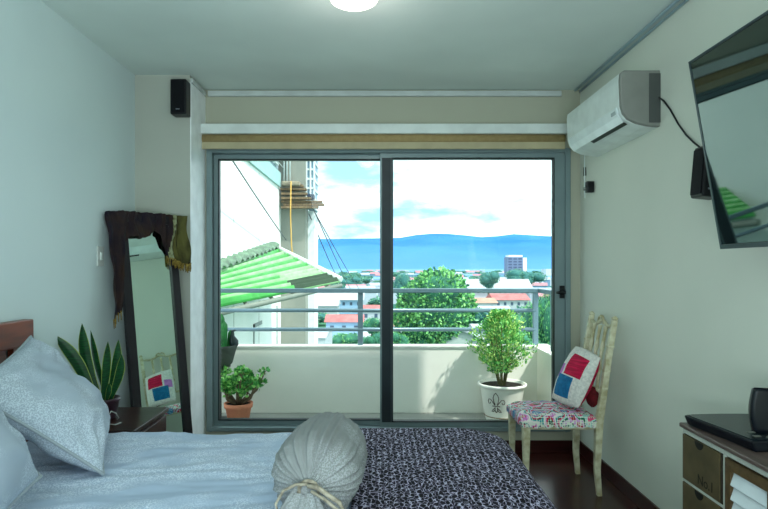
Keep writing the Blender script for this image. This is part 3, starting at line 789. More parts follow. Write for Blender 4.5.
# ------------------------------------------------------------------ balcony
YP=5.32; PX1=1.46
struct('balcony_floor' if False else 'floor_balcony',MB().box(-2.2,PX1+.15,YB+.2,YP+.12,-.12,0),TILE)
struct('wall_parapet',MB().box(-2.2,PX1+.12,YP,YP+.12,0,.596),PARAPET,bevel=.006)
struct('wall_parapet_side',MB().box(PX1,PX1+.12,YB+.2,YP,0,.596),PARAPET,bevel=.006)
struct('trim_parapet_cap',MB().box(-2.2,PX1+.13,YP-.012,YP+.13,.596,.612),mat('white_cap',(232,232,226),.6),bevel=.003)
struct('wall_balcony_end',MB().box(-2.3,-2.2,YB+.2,YP+.12,0,.596),PARAPET)
rl=empty('balcony_railing',(0,YP+.05,.612),'blue-grey steel railing with three bars on the balcony parapet','railing')
zr_=lambda y:CH-(y-CY)*YP/F
MB().box(-2.15,PX1+.03,YP+.02,YP+.065,zr_(293),zr_(288.6)).build('handrail',STEEL_RAIL,rl,bevel=.006)
for yy in (310.8,330):
    MB().tube([(-2.15,YP+.045,zr_(yy)),(PX1,YP+.045,zr_(yy))],.018,12).build('rail_bar',STEEL_RAIL,rl)
for px_ in (360.3,536.7,186):
    x_=(px_-CX)*YP/F
    MB().box(x_-.024,x_+.024,YP+.03,YP+.06,.612,zr_(292)).build('post',STEEL_RAIL,rl,bevel=.004)
MB().box(PX1+.02,PX1+.06,YB+.25,YP+.06,zr_(293),zr_(288.6)).build('side_handrail',STEEL_RAIL,rl,bevel=.006)
MB().box(PX1+.02,PX1+.05,4.95,4.98,.612,zr_(293)).build('post',STEEL_RAIL,rl,bevel=.004)

def leaf_cloud(n,fn,size,mats_n=2,asp=.5,seed=1,up=.35):
    r_=random.Random(seed); m=MB()
    for i in range(n):
        p,out=fn(r_)
        d=(Vector(out)+Vector((r_.gauss(0,.6),r_.gauss(0,.6),r_.gauss(0,.6)+up))).normalized()
        nn=Vector((r_.gauss(0,1),r_.gauss(0,1),r_.gauss(0,1)))
        if abs(d.dot(nn.normalized()))>.97: continue
        s=size*r_.uniform(.7,1.25)
        m.leaf(Vector(p),d,nn,s,s*asp,r_.randrange(mats_n))
    return m
# white pot with shrub
pc=Vector(((502-CX)*5.08/F,5.075,0))
ws=empty('potted_shrub',pc,'bushy green shrub in a white pot with lily emblem on the balcony','potted plant')
GP=mat('white_glazed_pot',(250,247,238),.45,(240,236,226),9,4)
prf=[(0,0),(.135,0),(.14,.012),(.15,.045),(.148,.055),(.158,.08),(.186,.285),(.192,.298),(.206,.302),(.21,.32),(.2,.328),(.188,.322),(.18,.30),(0,.295)]
MB().lathe(prf,pc,60).build('pot',GP,ws)
MB().lathe([(.1508,.046),(.1535,.05),(.1508,.055)],pc,60).build('pot_band',mat('brown_band',(150,128,104),.6),ws)
MB().lathe([(0,.305),(.184,.304)],pc,40).build('soil',SOIL,ws)
# lily emblem drawn as raised lines wrapped on the pot
em=MB(); EM=mat('brown_emblem_line',(92,76,72),.7)
ang0=math.atan2(-pc.y,-pc.x)+.05
def onpot(a,z_):
    r_=.158+(z_-.08)/(.205)*.028+.0015; t=ang0+a/.17
    return pc+Vector((r_*math.cos(t),r_*math.sin(t),z_))
def stroke(pl2,r=.0034,sx=1): em.tube([onpot(sx*a*1.3-.058,.185+(z_-.185)*1.3) for a,z_ in pl2],r,6)
for s_ in (-1,1):
    stroke([(0,.25),(.012,.235),(.018,.215),(.014,.19),(.006,.17)],sx=s_)
    stroke([(.008,.168),(.02,.185),(.036,.205),(.05,.205),(.056,.19),(.05,.176),(.04,.178),(.038,.188)],sx=s_)
    stroke([(.006,.155),(.014,.145),(.026,.135),(.034,.125),(.02,.125),(.008,.138)],sx=s_)
    stroke([(.0,.12),(.008,.132),(.008,.152)],sx=s_)
stroke([(-.026,.162),(.026,.162)],.004)
em.build('emblem',EM,ws)
stm=MB(); r_=random.Random(3)
for i in range(12):
    a=r_.uniform(0,6.28); b_=r_.uniform(.02,.07); t=r_.uniform(.05,.2); hgt=r_.uniform(.55,.85)
    stm.tube([pc+Vector((b_*math.cos(a)*.5,b_*math.sin(a)*.5,.3)),pc+Vector((b_*math.cos(a)*1.2,b_*math.sin(a),.45)),pc+Vector((t*math.cos(a),t*.8*math.sin(a),hgt))],[.008,.007,.003],6)
stm.build('stems',mat('green_brown_stem',(104,104,62),.8),ws)
def bushf(r_):
    z_=r_.random()**.85
    prof_=.265*math.sin(min(1,z_*1.35+.15)*math.pi*.5)*(1-max(0,z_-.3)**1.5*1.25)
    a=r_.uniform(0,6.28); rr=prof_*math.sqrt(r_.random())*(1+.26*math.sin(a*3+z_*9)+.2*math.sin(a*5-z_*19))*(1 if r_.random()<.8 else 1.12)
    p=pc+Vector((rr*math.cos(a)-.01,rr*math.sin(a)*.8-.0,.40+.54*z_))
    p.y=min(p.y,5.27 if p.z<.66 else 5.4)
    return p,(math.cos(a)*.7,math.sin(a)*.7,.6)
LG=[mat('shrub_leaf_light',(150,212,120),.5,(116,190,92),25),mat('shrub_leaf_mid',(96,176,92),.5,(70,150,74),25),mat('shrub_leaf_yellow',(196,226,128),.5)]
leaf_cloud(3800,bushf,.034,3,.5,5).build('foliage',LG,ws,weld=False)

# jade plant in terracotta
jc=Vector(((238.5-CX)*4.98/F,4.98,0))
jp=empty('jade_plant',jc,'round-leaved jade plant in a terracotta pot on the balcony floor','potted plant')
MB().lathe([(0,0),(.08,0),(.085,.01),(.108,.135),(.118,.137),(.122,.175),(.112,.178),(.105,.16),(0,.155)],jc,40).build('pot',mat('terracotta',(232,150,118),.8,(216,134,104),8),jp)
MB().lathe([(0,.162),(.108,.162)],jc,30).build('soil',SOIL,jp)
jb=MB(); jl=MB(); r_=random.Random(11)
tips=[]
for i in range(15):
    a=r_.uniform(0,6.28); L=r_.uniform(.06,.22)
    b0=jc+Vector((.02*math.cos(a),.02*math.sin(a),.16)); 
    tip=jc+Vector((L*math.cos(a)*1.05,L*math.sin(a)*.85,r_.uniform(.30,.50)-L*.1))
    mid=(b0+tip)/2+Vector((.03*math.cos(a),.03*math.sin(a),-.02))
    jb.tube([b0,mid,tip],[.013,.009,.005],7)
    tips.append(tip)
    for k_ in range(2):
        t2=mid.lerp(tip,.5)+Vector((r_.gauss(0,.045),r_.gauss(0,.035),r_.uniform(.02,.07))); jb.tube([mid.lerp(tip,.3),t2],[.006,.004],6); tips.append(t2)
for i in range(60): tips.append(r_.choice(tips)+Vector((r_.gauss(0,.028),r_.gauss(0,.022),r_.gauss(0,.02))))
for t in tips:
    for k_ in range(11):
        d=Vector((r_.gauss(0,1),r_.gauss(0,1),r_.gauss(.5,.8))).normalized()
        jl.leaf(t+d*.005,d,Vector((r_.gauss(0,1),r_.gauss(0,1),r_.gauss(0,1))),.042,.028,r_.randrange(2),.12)
jb.build('stems',mat('jade_stem',(118,100,80),.8),jp)
jl.build('foliage',[mat('jade_leaf_light',(170,226,130),.35,(130,200,100),20),mat('jade_leaf_dark',(90,170,88),.35,(60,140,66),20)],jp,weld=False)

# dark planter on stand with upright cactus leaves
kc=Vector(((217.5-CX)*5.0/F,5.08,0))
kp=empty('cactus_planter',kc,'grey bowl of upright cactus columns on a stand at the balcony end','potted plant')
zt=CH-(347-CY)*4.95/F; zb=CH-(368-CY)*4.95/F
MB().lathe([(0,zb),(.085,zb),(.105,zb+.02),(.145,zt-.015),(.15,zt),(.135,zt),(.125,zt-.02),(0,zt-.03)],kc,36).build('pot',mat('grey_stone_pot',(92,98,92),.8,(74,80,76),10),kp)
MB().lathe([(0,zt-.025),(.13,zt-.025)],kc,30).build('soil',SOIL,kp)
st_=MB(); st_.tube([kc+Vector((0,0,.0)),kc+Vector((0,0,zb))],.014,10)
st_.lathe([(0,zb-.012),(.09,zb-.012),(.09,zb),(0,zb)],kc,24); st_.lathe([(0,0),(.10,0),(.10,.012),(0,.02)],kc,24)
st_.build('stand',mat('dark_iron',(48,52,54),.5),kp)
CAC=mat('cactus_green',(60,150,76),.5,(34,100,52),18)
for i,(dx,dy,hh,r0) in enumerate(((.04,-.03,.24,.024),(.005,.03,.3,.024),(.075,.02,.16,.02),(-.05,.0,.26,.024),(.03,-.06,.19,.02))):
    def cf(u,v,dx=dx,dy=dy,hh=hh,r0=r0):
        th=2*math.pi*u; r=r0*(1+.16*math.cos(6*th))*(1 if v<.8 else math.cos((v-.8)/.2*math.pi/2)+.02)
        return kc+Vector((dx+r*math.cos(th)+dx*.2*v,dy+r*math.sin(th),zt-.03+hh*v))
    MB().grid(cf,36,14,closed_u=True).build('cactus_column',CAC,kp)
# dark bird-like ornament finial at rim
MB().tube([kc+Vector((.125,-.0,zt-.01)),kc+Vector((.12,0,zt+.03)),kc+Vector((.105,0,zt+.075)),kc+Vector((.11,0,zt+.12)),kc+Vector((.135,0,zt+.13))],[.035,.04,.022,.014,.006],12).build('dark_ornament',mat('dark_ornament_glaze',(44,56,58),.4),kp)
pp=Vector(((221-CX)*4.86/F,4.86,0))
tag(MB().lathe([(0,0),(.035,0),(.05,.06),(.052,.062),(.045,.062),(0,.05)],pp,24).build('small_pot',mat('purple_pot_glaze',(96,50,84),.4)),'small purple pot beside the terracotta pot of the jade plant','pot')

# ------------------------------------------------------------------ neighbouring building
GZ=-20
BX=-2.6; BY1=16.0
nb=empty('neighbour_building',(-4,12,GZ),'white neighbouring tower with grey corner pillar close to the balcony','building')
MB().box(BX-4,BX,7.0,BY1,GZ,3.45).build('wall',mat('bright_white_render',(236,238,234),.9,(226,230,226),.8),nb)
px2x=lambda px,Y:(px-CX)*Y/F
MB().box(BX-.6,px2x(305.5,BY1),BY1,BY1+.6,GZ,8).build('corner_pillar',mat('grey_concrete_pillar',(142,144,134),.9,(128,132,124),2,stretch=(1,1,.3)),nb)
MB().box(BX-.3,px2x(315.5,BY1+.9),BY1+.6,BY1+1.6,GZ,2.9).build('side_wall',mat('pale_side_render',(224,232,234),.9),nb)
zq=lambda y,Y:CH-(y-CY)*Y/F
MB().box(BX-4,BX+.05,7.0,BY1-.3,3.45,3.83).build('fascia',mat('pale_teal_fascia',(160,196,196),.7),nb)
MB().box(BX-4,BX-.05,7.0,BY1-.1,3.83,12).build('upper_wall',mat('upper_grey_wall',(150,168,180),.8),nb)
for i in range(16):
    yy=7.3+i*.52
    f_=MB(); f_.box(BX-.06,BX+.02,yy,yy+.44,4.0,5.6)
    fo=f_.build('window',mat('white_window_frame',(226,232,232),.5),nb)
    MB().box(BX+.0,BX+.03,yy+.06,yy+.38,4.06,4.75).build('pane',mat('blue_window_glass',(70,118,160),.1),fo)
    MB().box(BX+.0,BX+.03,yy+.06,yy+.38,4.82,5.54).build('pane',MATS['blue_window_glass'],fo)
rb=MB()
for zz in (4.0,4.18,4.36): rb.tube([(BX+.09,7,zz),(BX+.09,BY1-.1,zz)],.014,6)
rb.build('guard_rail',mat('white_guard_rail',(220,228,226),.5),nb)
vr=MB()
for px_ in (284,287,290): x_=px2x(px_,BY1-.1); vr.tube([(x_,BY1-.1,zq(185,BY1)),(x_,BY1-.1,6)],.025,6)
vr.build('vertical_rods',MATS['white_guard_rail'],nb)
MB().box(px2x(306,BY1),px2x(315.5,BY1+.9),BY1+.2,BY1+1.5,zq(208,BY1),8).build('bay',mat('bay_blue_grey',(120,150,172),.6),nb)
bw=MB()
for i in range(14):
    z_=zq(208,BY1)+.02+i*.26; bw.box(px2x(306,BY1)-.02,px2x(315.5,BY1+.9)+.03,BY1+.16,BY1+1.52,z_,z_+.05)
for px_ in (306.5,310.5,314.3): bw.box(px2x(px_,BY1+.16)-.02,px2x(px_,BY1+.16)+.02,BY1+.14,BY1+.2,zq(208,BY1),8)
bw.build('bay_frames',MATS['white_guard_rail'],nb)
wl=MB()
for yy in (8.9,10.7,13): wl.box(BX-.0,BX+.006,yy,yy+.015,-6,3.4)
wl.box(BX,BX+.02,12.4,12.48,-1,.1); wl.box(BX,BX+.02,12.4,13.3,.02,.1)
wl.box(BX,BX+.02,15.3,15.38,-1,.3)
wl.build('wall_joints',mat('joint_grey',(150,156,154),.9),nb)
# timber scaffold boards
sf=empty('scaffold_platform',(px2x(295,15.9),15.8,zq(206,15.8)),'stack of brown scaffold planks jutting round the grey pillar of the neighbouring tower','scaffold')
PL=mat('weathered_planks',(134,112,84),.9,(96,82,66),6,stretch=(6,1,1))
for i,(a,b_,y_) in enumerate(((280.5,306,189),(281,307,193.5),(281,311,198),(281,322,201.5),(283,324,204.5),(281,318,207),(288,303,185.5))):
    Y_=15.75-.06*(i%3)
    MB().box(px2x(a,Y_),px2x(b_,Y_),Y_,Y_+.22,zq(y_,Y_)-.028,zq(y_,Y_)+.028).build('plank',PL,sf)
MB().box(px2x(282,15.7),px2x(300,15.7),15.6,15.95,zq(186,15.7),zq(181.5,15.7)).build('bundle',mat('beige_bundle',(150,140,120),.9,(110,100,86),8),sf,bevel=.03)
MB().box(px2x(307,15.7),px2x(314,15.7),15.7,15.95,zq(199,15.7),zq(194,15.7)).build('dark_block',mat('dark_blue_block',(44,58,78),.8),sf,bevel=.02)
MB().tube([P(291,181,15.5),P(290.5,215,15.5),P(291.5,245,15.5),P(293.5,262,15.5)],.018,6).build('hanging_rope',mat('ochre_rope',(204,162,84),.9),sf)

# green corrugated canopy
q1=P(273,248,14.3); q2=P(196,276,8.6); q3=P(341,281,13.2); q4=P(196,309,7.6)
ca_=empty('green_canopy',(q4.x,q4.y,q4.z),'green corrugated canopy roof sloping beside the white neighbouring tower','canopy roof')
def canf(u,v):  # u along the slope from ridge q1-q2 to q4-q3
    p=(q2*(1-v)+q1*v)*(1-u)+(q4*(1-v)+q3*v)*u
    return p+Vector((0,0,.05*math.sin(u*2*math.pi*14)))
GRN=mat('green_sheet',(58,160,62),.5,(44,136,50),3,stretch=(1,1,1)); GRL=mat('pale_green_sheet',(150,200,140),.5,(120,180,110),3); GRD=mat('dark_green_gap',(38,62,40),.8)
def cmf(u,v):
    k=(u*7)%1
    if u>.66 and v>.55: return 2 if (u*16)%1<.5 else 1
    if k<.13: return 2
    if k<.38: return 1
    return 0
MB().grid(canf,168,30,mif=cmf).build('roof_sheet',[GRN,GRL,GRD],ca_)
def rg(u,v):
    p=q2*(1-v)+q1*v; a=math.pi*u
    return p+Vector((.16*math.cos(a)*-1,0,.10*math.sin(a)+.03+.03*math.sin(v*90)))
MB().grid(rg,10,120).build('ridge_cap',mat('grey_green_ridge',(104,132,108),.7,(80,100,84),9),ca_)
MB().tube([q1+Vector((0,.05,.05)),q3+Vector((0,.05,.03))],.07,8).build('end_beam',mat('white_beam',(214,224,220),.7),ca_)
MB().tube([q4+Vector((0,0,-.12)),q3+Vector((0,0,-.1))],.045,8).build('lower_beam',mat('grey_beam',(120,128,118),.7),ca_)
for k_ in range(6):
    v=.08+k_*.16; a=(q2*(1-v)+q1*v); b_=(q4*(1-v)+q3*v)
    MB().tube([a+Vector((0,0,-.1)),b_+Vector((0,0,-.1))],.03,6).build('rafter',MATS['grey_beam'],ca_)
# wires
CB_=mat('grey_cable',(92,98,104),.6)
for (a,b_,lab) in (((231,158,9.0),(286,240,15.6),'long grey cable slanting down across the white tower wall'),
                   ((309,214,15.9),(343,290,40),'first thin wire dropping from the tower side towards the city'),
                   ((312,206,15.6),(352,292,45),'second thin wire dropping from the tower side towards the city'),
                   ((315.8,214,15.9),(360,290,50),'third thin wire dropping from the tower side towards the city')):
    A_=P(*a);B_=P(*b_); n_=10
    pts=[A_.lerp(B_,i/n_)+Vector((0,0,-.03*(B_-A_).length*math.sin(math.pi*i/n_)*.1)) for i in range(n_+1)]
    tag(MB().tube(pts,.014 if a[2]<10 else .018,6).build('overhead_cable',CB_),lab,'cable')

# ------------------------------------------------------------------ landscape
def ground_mat():
    m=bpy.data.materials.new('city_plain'); m.use_nodes=True; nt=m.node_tree; b=nt.nodes['Principled BSDF']; b.inputs['Roughness'].default_value=1
    b.inputs['Specular IOR Level'].default_value=0
    tc=nt.nodes.new('ShaderNodeTexCoord'); v=nt.nodes.new('ShaderNodeTexVoronoi'); v.inputs['Scale'].default_value=.04
    mp=nt.nodes.new('ShaderNodeMapping'); mp.inputs['Scale'].default_value=(1,.35,1)
    nt.links.new(tc.outputs['Object'],mp.inputs[0]); nt.links.new(mp.outputs[0],v.inputs['Vector'])
    sp_=nt.nodes.new('ShaderNodeSeparateColor'); nt.links.new(v.outputs['Color'],sp_.inputs[0])
    r=nt.nodes.new('ShaderNodeValToRGB'); r.color_ramp.interpolation='CONSTANT'; e=r.color_ramp.elements
    e[0].position=0; e[0].color=lin((70,118,84))+(1,); e[1].position=.3; e[1].color=lin((52,98,78))+(1,)
    for p_,c_ in ((.5,(150,164,168)),(.62,(82,124,92)),(.74,(160,130,130)),(.82,(176,182,184)),(.9,(70,110,104))): k=e.new(p_); k.color=lin(c_)+(1,)
    nt.links.new(sp_.outputs[0],r.inputs['Fac'])
    s2=nt.nodes.new('ShaderNodeSeparateXYZ'); nt.links.new(tc.outputs['Object'],s2.inputs[0])
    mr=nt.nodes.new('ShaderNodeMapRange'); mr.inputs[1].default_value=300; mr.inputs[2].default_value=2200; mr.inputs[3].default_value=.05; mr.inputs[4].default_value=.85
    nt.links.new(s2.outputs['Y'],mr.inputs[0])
    mx=nt.nodes.new('ShaderNodeMixRGB'); mx.inputs[2].default_value=lin((98,144,180))+(1,)  # distance haze painted in: ground colour turns blue along Y
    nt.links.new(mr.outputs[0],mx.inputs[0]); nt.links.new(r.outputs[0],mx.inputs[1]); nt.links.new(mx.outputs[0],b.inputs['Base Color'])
    return m
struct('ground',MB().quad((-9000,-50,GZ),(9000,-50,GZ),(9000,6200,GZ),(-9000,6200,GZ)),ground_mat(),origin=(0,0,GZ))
# mountains
def ridge(px):
    return interp(px,[(-200,232),(200,236),(330,239),(395,238),(425,234),(440,233),(460,235),(478,236),(488,240),(498,236),(515,234),(545,236),(620,240),(900,236)])
def mtn(u,v):
    px=-900+2600*u; Y=4200+2600*v
    zr__=CH-(ridge(px)-CY)*6800/F
    t=v**.8
    z=GZ+(zr__-GZ)*t+ (60*noise.noise(Vector((px*.02,v*4,0)))+25*noise.noise(Vector((px*.06,v*9,4))))*math.sin(v*math.pi)
    return ((px-CX)*6800/F*(Y/6800)**.3,Y,z)
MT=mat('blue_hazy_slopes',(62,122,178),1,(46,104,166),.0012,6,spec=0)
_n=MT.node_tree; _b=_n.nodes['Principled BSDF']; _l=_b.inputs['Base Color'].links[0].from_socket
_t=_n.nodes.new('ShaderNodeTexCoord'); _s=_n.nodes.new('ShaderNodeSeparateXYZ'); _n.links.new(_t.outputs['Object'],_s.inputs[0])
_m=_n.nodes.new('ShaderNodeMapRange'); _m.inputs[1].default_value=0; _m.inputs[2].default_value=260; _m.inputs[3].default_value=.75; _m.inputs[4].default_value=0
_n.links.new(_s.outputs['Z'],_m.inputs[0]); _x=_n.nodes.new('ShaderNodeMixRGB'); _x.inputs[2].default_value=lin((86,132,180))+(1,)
_n.links.new(_m.outputs[0],_x.inputs[0]); _n.links.new(_l,_x.inputs[1]); _n.links.new(_x.outputs[0],_b.inputs['Base Color'])  # haze over the lower slopes is mixed into their colour
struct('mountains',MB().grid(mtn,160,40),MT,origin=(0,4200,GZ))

def leafball(seed,n,size,lobes=9,flat=.75,k=3,core=.86):
    r_=random.Random(seed)
    L=[(Vector((r_.gauss(0,.38),r_.gauss(0,.38),r_.gauss(0,.28)*flat)),r_.uniform(.42,.62)) for _ in range(lobes)]
    L.append((Vector((0,0,0)),.75))
    def fn(q):
        c,r=q.choice(L); d=Vector((q.gauss(0,1),q.gauss(0,1),q.gauss(0,1))).normalized()
        rr=r*q.uniform(.86,1.03); p=c+Vector((d.x*rr,d.y*rr,d.z*rr*flat))
        return p,d
    m=leaf_cloud(n,fn,size,k,.75,seed+1,.2)
    # inner mass so the crown is not see-through
    for c,r in L:
        o=len(m.v)
        def sf(u,v,c=c,r=r):
            th=2*math.pi*u; ph=math.pi*v
            d=Vector((math.sin(ph)*math.cos(th),math.sin(ph)*math.sin(th),math.cos(ph)))
            rr=r*core*(1+.12*noise.noise(d*3+c*4)); return c+Vector((d.x*rr,d.y*rr,d.z*rr*flat))
        m.grid(sf,14,8,closed_u=True,mi=k-1)
    return m
TG=[mat('tree_leaf_light',(150,210,128),.7,(112,184,104),.6),mat('tree_leaf_mid',(96,168,98),.7,(74,146,88),.6),mat('tree_leaf_dark',(52,118,88),.8,(36,96,76),.6)]
TG2=[mat('far_tree_light',(128,180,140),.8),mat('far_tree_mid',(96,156,132),.8),mat('far_tree_dark',(54,112,108),.9)]  # aerial haze tinted into the distant leaf colours
TRK=mat('tree_trunk',(88,76,60),.9)
def tree(name,px,ytop,ybot,Y,wpx,label,seed,mats_,n=2600,size=.10,group=None,lob=9):
    w_=wpx*Y/F/2; zt_=CH-(ytop-CY)*Y/F; zb_=CH-(ybot-CY)*Y/F
    c=Vector(((px-CX)*Y/F,Y,GZ))
    e_=empty(name,c,label,'tree',group)
    m=leafball(seed,n,size,lob,core=.86 if n<8000 else .76)
    hh=(zt_-zb_)/2
    xs=max(abs(v.x) for v in m.v); zmx=max(v.z for v in m.v); zmn=min(v.z for v in m.v)
    for v in m.v:
        v.x=c.x+v.x/xs*w_; v.y=Y+v.y*w_*.9; v.z=zb_+(v.z-zmn)/(zmx-zmn)*2*hh
    m.build('crown',mats_,e_,weld=False)
    MB().tube([(c.x,Y,GZ),(c.x+.3,Y,(GZ+zb_)/2),(c.x,Y,zb_+hh)],[w_*.09,w_*.07,w_*.04],8).build('trunk',TRK,e_)
    return e_
tree('broad_tree',436,264.5,352,80,92,'huge broad green tree towering beyond the balcony railing',21,TG,17000,.085,lob=16)
tree('garden_tree',343,330,352,90,40,'low green tree behind the railing, just left of its middle post',31,TG,2500,.1)
tree('garden_tree',371,316,336,150,22,'rounded garden tree between the middle railing post and the door stile',32,TG,1500,.1)
tree('garden_tree',371,334,356,95,22,'dark low tree under the small rounded one beside the door stile',33,TG[1:]+[TG[2]],1500,.1)
tree('garden_tree',402,330,356,76,26,'small tree at the foot of the huge broad tree, left side',34,TG,1800,.1)
tree('garden_tree',545,288,350,120,42,'tall leafy tree behind the right end of the balcony railing',35,TG,3000,.08)
tree('garden_tree',505,318,352,105,50,'bushy tree hidden behind the potted shrub on the balcony',36,TG,2500,.08)
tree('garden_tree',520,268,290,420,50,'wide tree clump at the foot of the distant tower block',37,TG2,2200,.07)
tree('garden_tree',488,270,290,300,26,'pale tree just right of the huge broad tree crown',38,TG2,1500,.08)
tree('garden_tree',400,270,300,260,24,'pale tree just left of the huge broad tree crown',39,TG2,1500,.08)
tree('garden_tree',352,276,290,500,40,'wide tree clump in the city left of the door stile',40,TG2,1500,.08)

def house(px,ye,Y,wpx,hm,depth,roofc,wallc,label,group=None,roofh=None,ridge_x=True,rot=0,name='house'):
    x=(px-CX)*Y/F; w_=wpx*Y/F; ze=CH-(ye-CY)*Y/F
    e_=empty(name,(x,Y,GZ),label,'house',group)
    rh=roofh if roofh is not None else w_*.16
    MB().box(x-w_/2,x+w_/2,Y,Y+depth,GZ,ze).build('wall',wallc,e_)
    o=w_*.05
    rf=MB()
    if ridge_x:
        a=[Vector((x-w_/2-o,Y-o,ze)),Vector((x+w_/2+o,Y-o,ze)),Vector((x+w_/2+o,Y+depth/2,ze+rh)),Vector((x-w_/2-o,Y+depth/2,ze+rh))]
        b_=[Vector((x-w_/2-o,Y+depth+o,ze)),Vector((x+w_/2+o,Y+depth+o,ze))]
        rf._a([a[0],a[1],a[2],a[3],b_[0],b_[1]],[(0,1,2,3),(3,2,5,4),(0,3,4),(1,5,2),(0,4,5,1)])
    else:
        a=[Vector((x-w_/2-o,Y-o,ze)),Vector((x+w_/2+o,Y-o,ze)),Vector((x,Y-o,ze+rh))]
        b_=[v+Vector((0,depth+2*o,0)) for v in a]
        t=.35
        up=Vector((0,0,t))
        rf.hexa([a[0],a[2],a[2]+up,a[0]+up],[b_[0],b_[2],b_[2]+up,b_[0]+up]); rf.hexa([a[2],a[1],a[1]+up,a[2]+up],[b_[2],b_[1],b_[1]+up,b_[2]+up])
        MB().hexa([v+Vector((0,o+.02,0)) for v in a],[v-Vector((0,o,0)) for v in b_]).build('gable_wall',wallc,e_)
    rf.build('roof',roofc,e_)
    nw=max(1,int(w_/3))
    for i in range(nw):
        wx=x-w_/2+(i+.5)*w_/nw
        MB().box(wx-.55,wx+.55,Y-.06,Y+.02,ze-2.4,ze-1.0).build('window',mat('house_window',(70,90,112),.3),e_)
    return e_
RED=mat('pink_red_roof',(196,112,110),.9,(172,92,92),.4); TAN=mat('tan_roof',(178,138,120),.9,(160,122,106),.4); GRY=mat('pale_grey_roof',(164,172,178),.8)
WHT=mat('white_house_wall',(176,186,192),.9); BLW=mat('pale_blue_house_wall',(150,184,214),.9); BGE=mat('beige_house_wall',(172,184,178),.9)
house(463,345,118,52,6,14,GRY,BGE,'beige house with white gable roof and dark window below the huge tree',roofh=2.8,ridge_x=False)
house(344,322,165,36,6,12,RED,BLW,'red-roofed house with pale blue front left of the middle railing post')
house(322,306,230,30,6,16,GRY,WHT,'low white house with pale roof beside the tower under the canopy')
house(376,311,210,30,6,14,RED,WHT,'red-roofed house just right of the middle railing post')
house(340,300,260,44,6,20,GRY,BLW,'long pale blue house with grey roof under the handrail')
house(312,338,60,26,6,10,GRY,WHT,'nearest white house with lean-to roof beside the grey pillar')
house(484,303,230,26,6,16,TAN,WHT,'tan-roofed house directly right of the huge tree')
house(512,300,260,34,6,18,RED,WHT,'pinkish-roofed house under the handrail above the potted shrub')
house(500,289,340,60,6,20,GRY,WHT,'long white house above the handrail near the right post')
house(497,312,190,30,6,14,GRY,WHT,'white flat house right of the tree, below the tan roof')
house(398,326,140,30,6,12,TAN,WHT,'tan-roofed house behind the left side of the huge tree')
house(488,330,135,26,6,10,GRY,WHT,'pale-roofed house behind the left edge of the potted shrub')
# distant tower block
Yt=900; tw=empty('tower_block',(px2x(516,Yt),Yt,GZ),'solitary distant grey tower block standing over the city before the mountains','building')
tx0,tx1,tx2=px2x(507.5,Yt),px2x(523,Yt),px2x(527,Yt)
zt_=zq(257,Yt)
MB().box(tx0,tx1,Yt,Yt+24,GZ,zt_).build('wall',mat('tower_grey_blue',(118,134,164),.9),tw)
MB().box(tx1,tx2,Yt+1,Yt+24,GZ,zt_-1).build('side_wall',mat('tower_white',(236,238,240),.9),tw)
MB().box(tx0+2,tx1-.5,Yt+1,Yt+22,zt_,zt_+3).build('roof_block',MATS['tower_white'],tw)
for i in range(7):
    for j in range(3):
        xx=tx0+1.5+j*7.6; MB().box(xx,xx+5.4,Yt-.3,Yt+.1,zt_-4-i*4.4,zt_-1.6-i*4.4).build('window',mat('tower_window',(76,90,124),.6),tw)
MB().box(px2x(546,700),px2x(558,700),700,720,GZ,zq(268,700)).build
o_=MB().box(px2x(546,700),px2x(560,700),700,720,GZ,zq(269,700)).build('office_block',mat('far_white_block',(196,212,224),.9)); tag(o_,'low pale office block far behind the right door frame','building')

# spread of small houses and trees
r_=random.Random(99)
protos=[]
FW=[mat('far_wall_white',(172,186,198),.9),mat('far_wall_blue',(120,154,184),.9)]
FR=[mat('far_roof_pink',(172,124,132),.9),mat('far_roof_grey',(158,172,184),.9),mat('far_roof_blue',(110,150,190),.9)]  # far wall and roof colours carry a painted bluish distance haze
def small_house(x,Y,w_,d_,h_,rc,wc):
    m=MB(); m.box(x-w_/2,x+w_/2,Y,Y+d_,GZ,GZ+h_,0)
    a=[Vector((x-w_/2-.4,Y-.4,GZ+h_)),Vector((x+w_/2+.4,Y-.4,GZ+h_)),Vector((x+w_/2+.4,Y+d_/2,GZ+h_+2)),Vector((x-w_/2-.4,Y+d_/2,GZ+h_+2)),Vector((x-w_/2-.4,Y+d_+.4,GZ+h_)),Vector((x+w_/2+.4,Y+d_+.4,GZ+h_))]
    m._a(a,[(0,1,2,3),(3,2,5,4),(0,3,4),(1,5,2)],1)
    return m.build('distant_house',[wc,rc])
for w1 in FW:
    for r1 in FR:
        o=small_house(0,0,1,1,1,r1,w1) if False else None
for k_ in range(6):
    o=small_house(0,0,14,10,5.5,FR[k_%3],FW[k_%2]); protos.append(o)
used=[False]*6
SPOTS=[]
def spot(Ymin,Yspan,rad):
    for _ in range(900):
        Y=r_.uniform(0,1)**1.3*Yspan+Ymin; px=r_.uniform(308,575); x=(px-CX)*Y/F
        if all((x-a)**2+(Y-b)**2>(rad+c)**2 for a,b,c in SPOTS): SPOTS.append((x,Y,rad)); return x,Y
    return None
for o in COL.objects:
    if o.parent is None and o.get('category') in ('house','tree','building') and o.location.y>55: SPOTS.append((o.location.x,o.location.y+8,17))
for i in range(140):
    k_=i%6; s=r_.uniform(.8,1.4); q=spot(240,1700,9.5*s)
    if q is None: continue
    o=protos[k_] if not used[k_] else protos[k_].copy()
    if used[k_]: COL.objects.link(o)
    used[k_]=True
    o.location=(q[0],q[1],GZ); o.scale=(s,s,r_.uniform(.8,1.5)); o.rotation_euler=(0,0,r_.uniform(-.4,.4))
    tag(o,'small distant house in the city spread out below the mountains','house','distant houses across the city plain')
tb_=leafball(77,700,.22,6)
for v in tb_.v: v.x*=5;v.y*=5;v.z=v.z*4+5
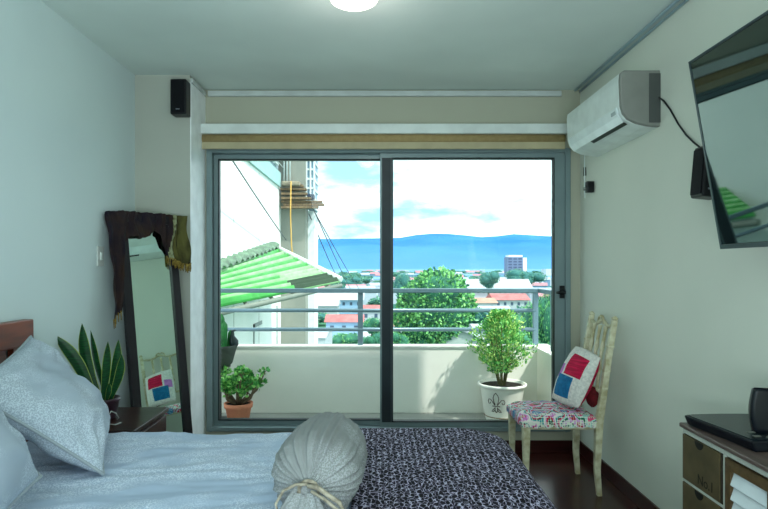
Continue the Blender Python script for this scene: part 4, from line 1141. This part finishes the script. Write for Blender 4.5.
tpr=tb_.build('distant_tree',TG2,weld=False,origin=(0,0,0))
for i in range(170):
    s=r_.uniform(.8,1.7); q=spot(170,1500,5.5*s)
    if q is None: continue
    o=tpr if i==0 else tpr.copy()
    if i: COL.objects.link(o)
    o.location=(q[0],q[1],GZ-.5); o.scale=(s*1.1,s,s*.9); o.rotation_euler=(0,0,r_.uniform(0,6))
    tag(o,'small distant tree among the houses below the mountains','tree','distant trees across the city plain')

# ------------------------------------------------------------------ light
wd=bpy.data.worlds.new('sky'); SC.world=wd; wd.use_nodes=True; nt=wd.node_tree; bg=nt.nodes['Background']
tc=nt.nodes.new('ShaderNodeTexCoord'); mp=nt.nodes.new('ShaderNodeMapping'); mp.inputs['Scale'].default_value=(1,1,3.2); mp.inputs['Location'].default_value=(.3,.1,.2)
nt.links.new(tc.outputs['Generated'],mp.inputs[0])
n=nt.nodes.new('ShaderNodeTexNoise'); n.inputs['Scale'].default_value=2.6; n.inputs['Detail'].default_value=7; n.inputs['Roughness'].default_value=.55
nt.links.new(mp.outputs[0],n.inputs['Vector'])
r=nt.nodes.new('ShaderNodeValToRGB'); r.color_ramp.elements[0].position=.38; r.color_ramp.elements[1].position=.49
r.color_ramp.elements[0].color=(.22,.38,.46,1); r.color_ramp.elements[1].color=(.80,.90,.92,1)
nt.links.new(n.outputs['Fac'],r.inputs[0]); nt.links.new(r.outputs[0],bg.inputs[0]); bg.inputs[1].default_value=2.9
def light(kind,name,loc,energy,color,**k):
    l=bpy.data.lights.new(name,kind); l.energy=energy; l.color=color
    for a,b_ in k.items(): setattr(l,a,b_)
    o=bpy.data.objects.new(name,l); COL.objects.link(o); o.location=loc; return o
s=light('SUN','sun',(0,0,30),5.5,(1,.96,.88),angle=R(1.5))
s.rotation_euler=Vector((.55,-.42,1.0)).to_track_quat('Z','Y').to_euler()
pt=light('AREA','window_portal',((DX0+DX1)/2,YB+.25,(DZ0+DZ1)/2),1,(1,1,1),shape='RECTANGLE',size=2.6,size_y=2.0)
pt.rotation_euler=(R(-90),0,0)
pt.data.cycles.is_portal=True
fl=light('AREA','rear_fill',(.1,-.3,2.45),22,(.84,.97,1),shape='RECTANGLE',size=2.2,size_y=1.0)  # soft fill added behind the camera, not a lamp of the room
fl.rotation_euler=(R(25),0,0)
up=light('AREA','upward_fill',(.0,-.55,1.0),82,(.80,.95,1),shape='RECTANGLE',size=2.4,size_y=.8)  # unseen fill added to brighten ceiling and walls
up.rotation_euler=(R(140),0,0); up.visible_glossy=False
lp=light('POINT','ceiling_lamp_bulb',(cc[0],2.66,2.42),3,(1,.95,.9),shadow_soft_size=.1)

# ------------------------------------------------------------------ camera
cd=bpy.data.cameras.new('camera'); cam=bpy.data.objects.new('camera',cd); COL.objects.link(cam)
cam.location=(0,0,CH); cam.rotation_euler=(R(90),0,0)
cd.sensor_width=36; cd.lens=F/768*36; cd.shift_x=8/768; cd.shift_y=11.5/768; cd.clip_end=20000; cd.clip_start=.05
SC.camera=cam
SC.view_settings.view_transform='Standard'; SC.view_settings.look='None'; SC.view_settings.exposure=0; SC.view_settings.gamma=1
SC.cycles.max_bounces=10; SC.cycles.diffuse_bounces=6; SC.cycles.transparent_max_bounces=12
SC.cycles.use_denoising=True
SC.cycles.sample_clamp_indirect=6
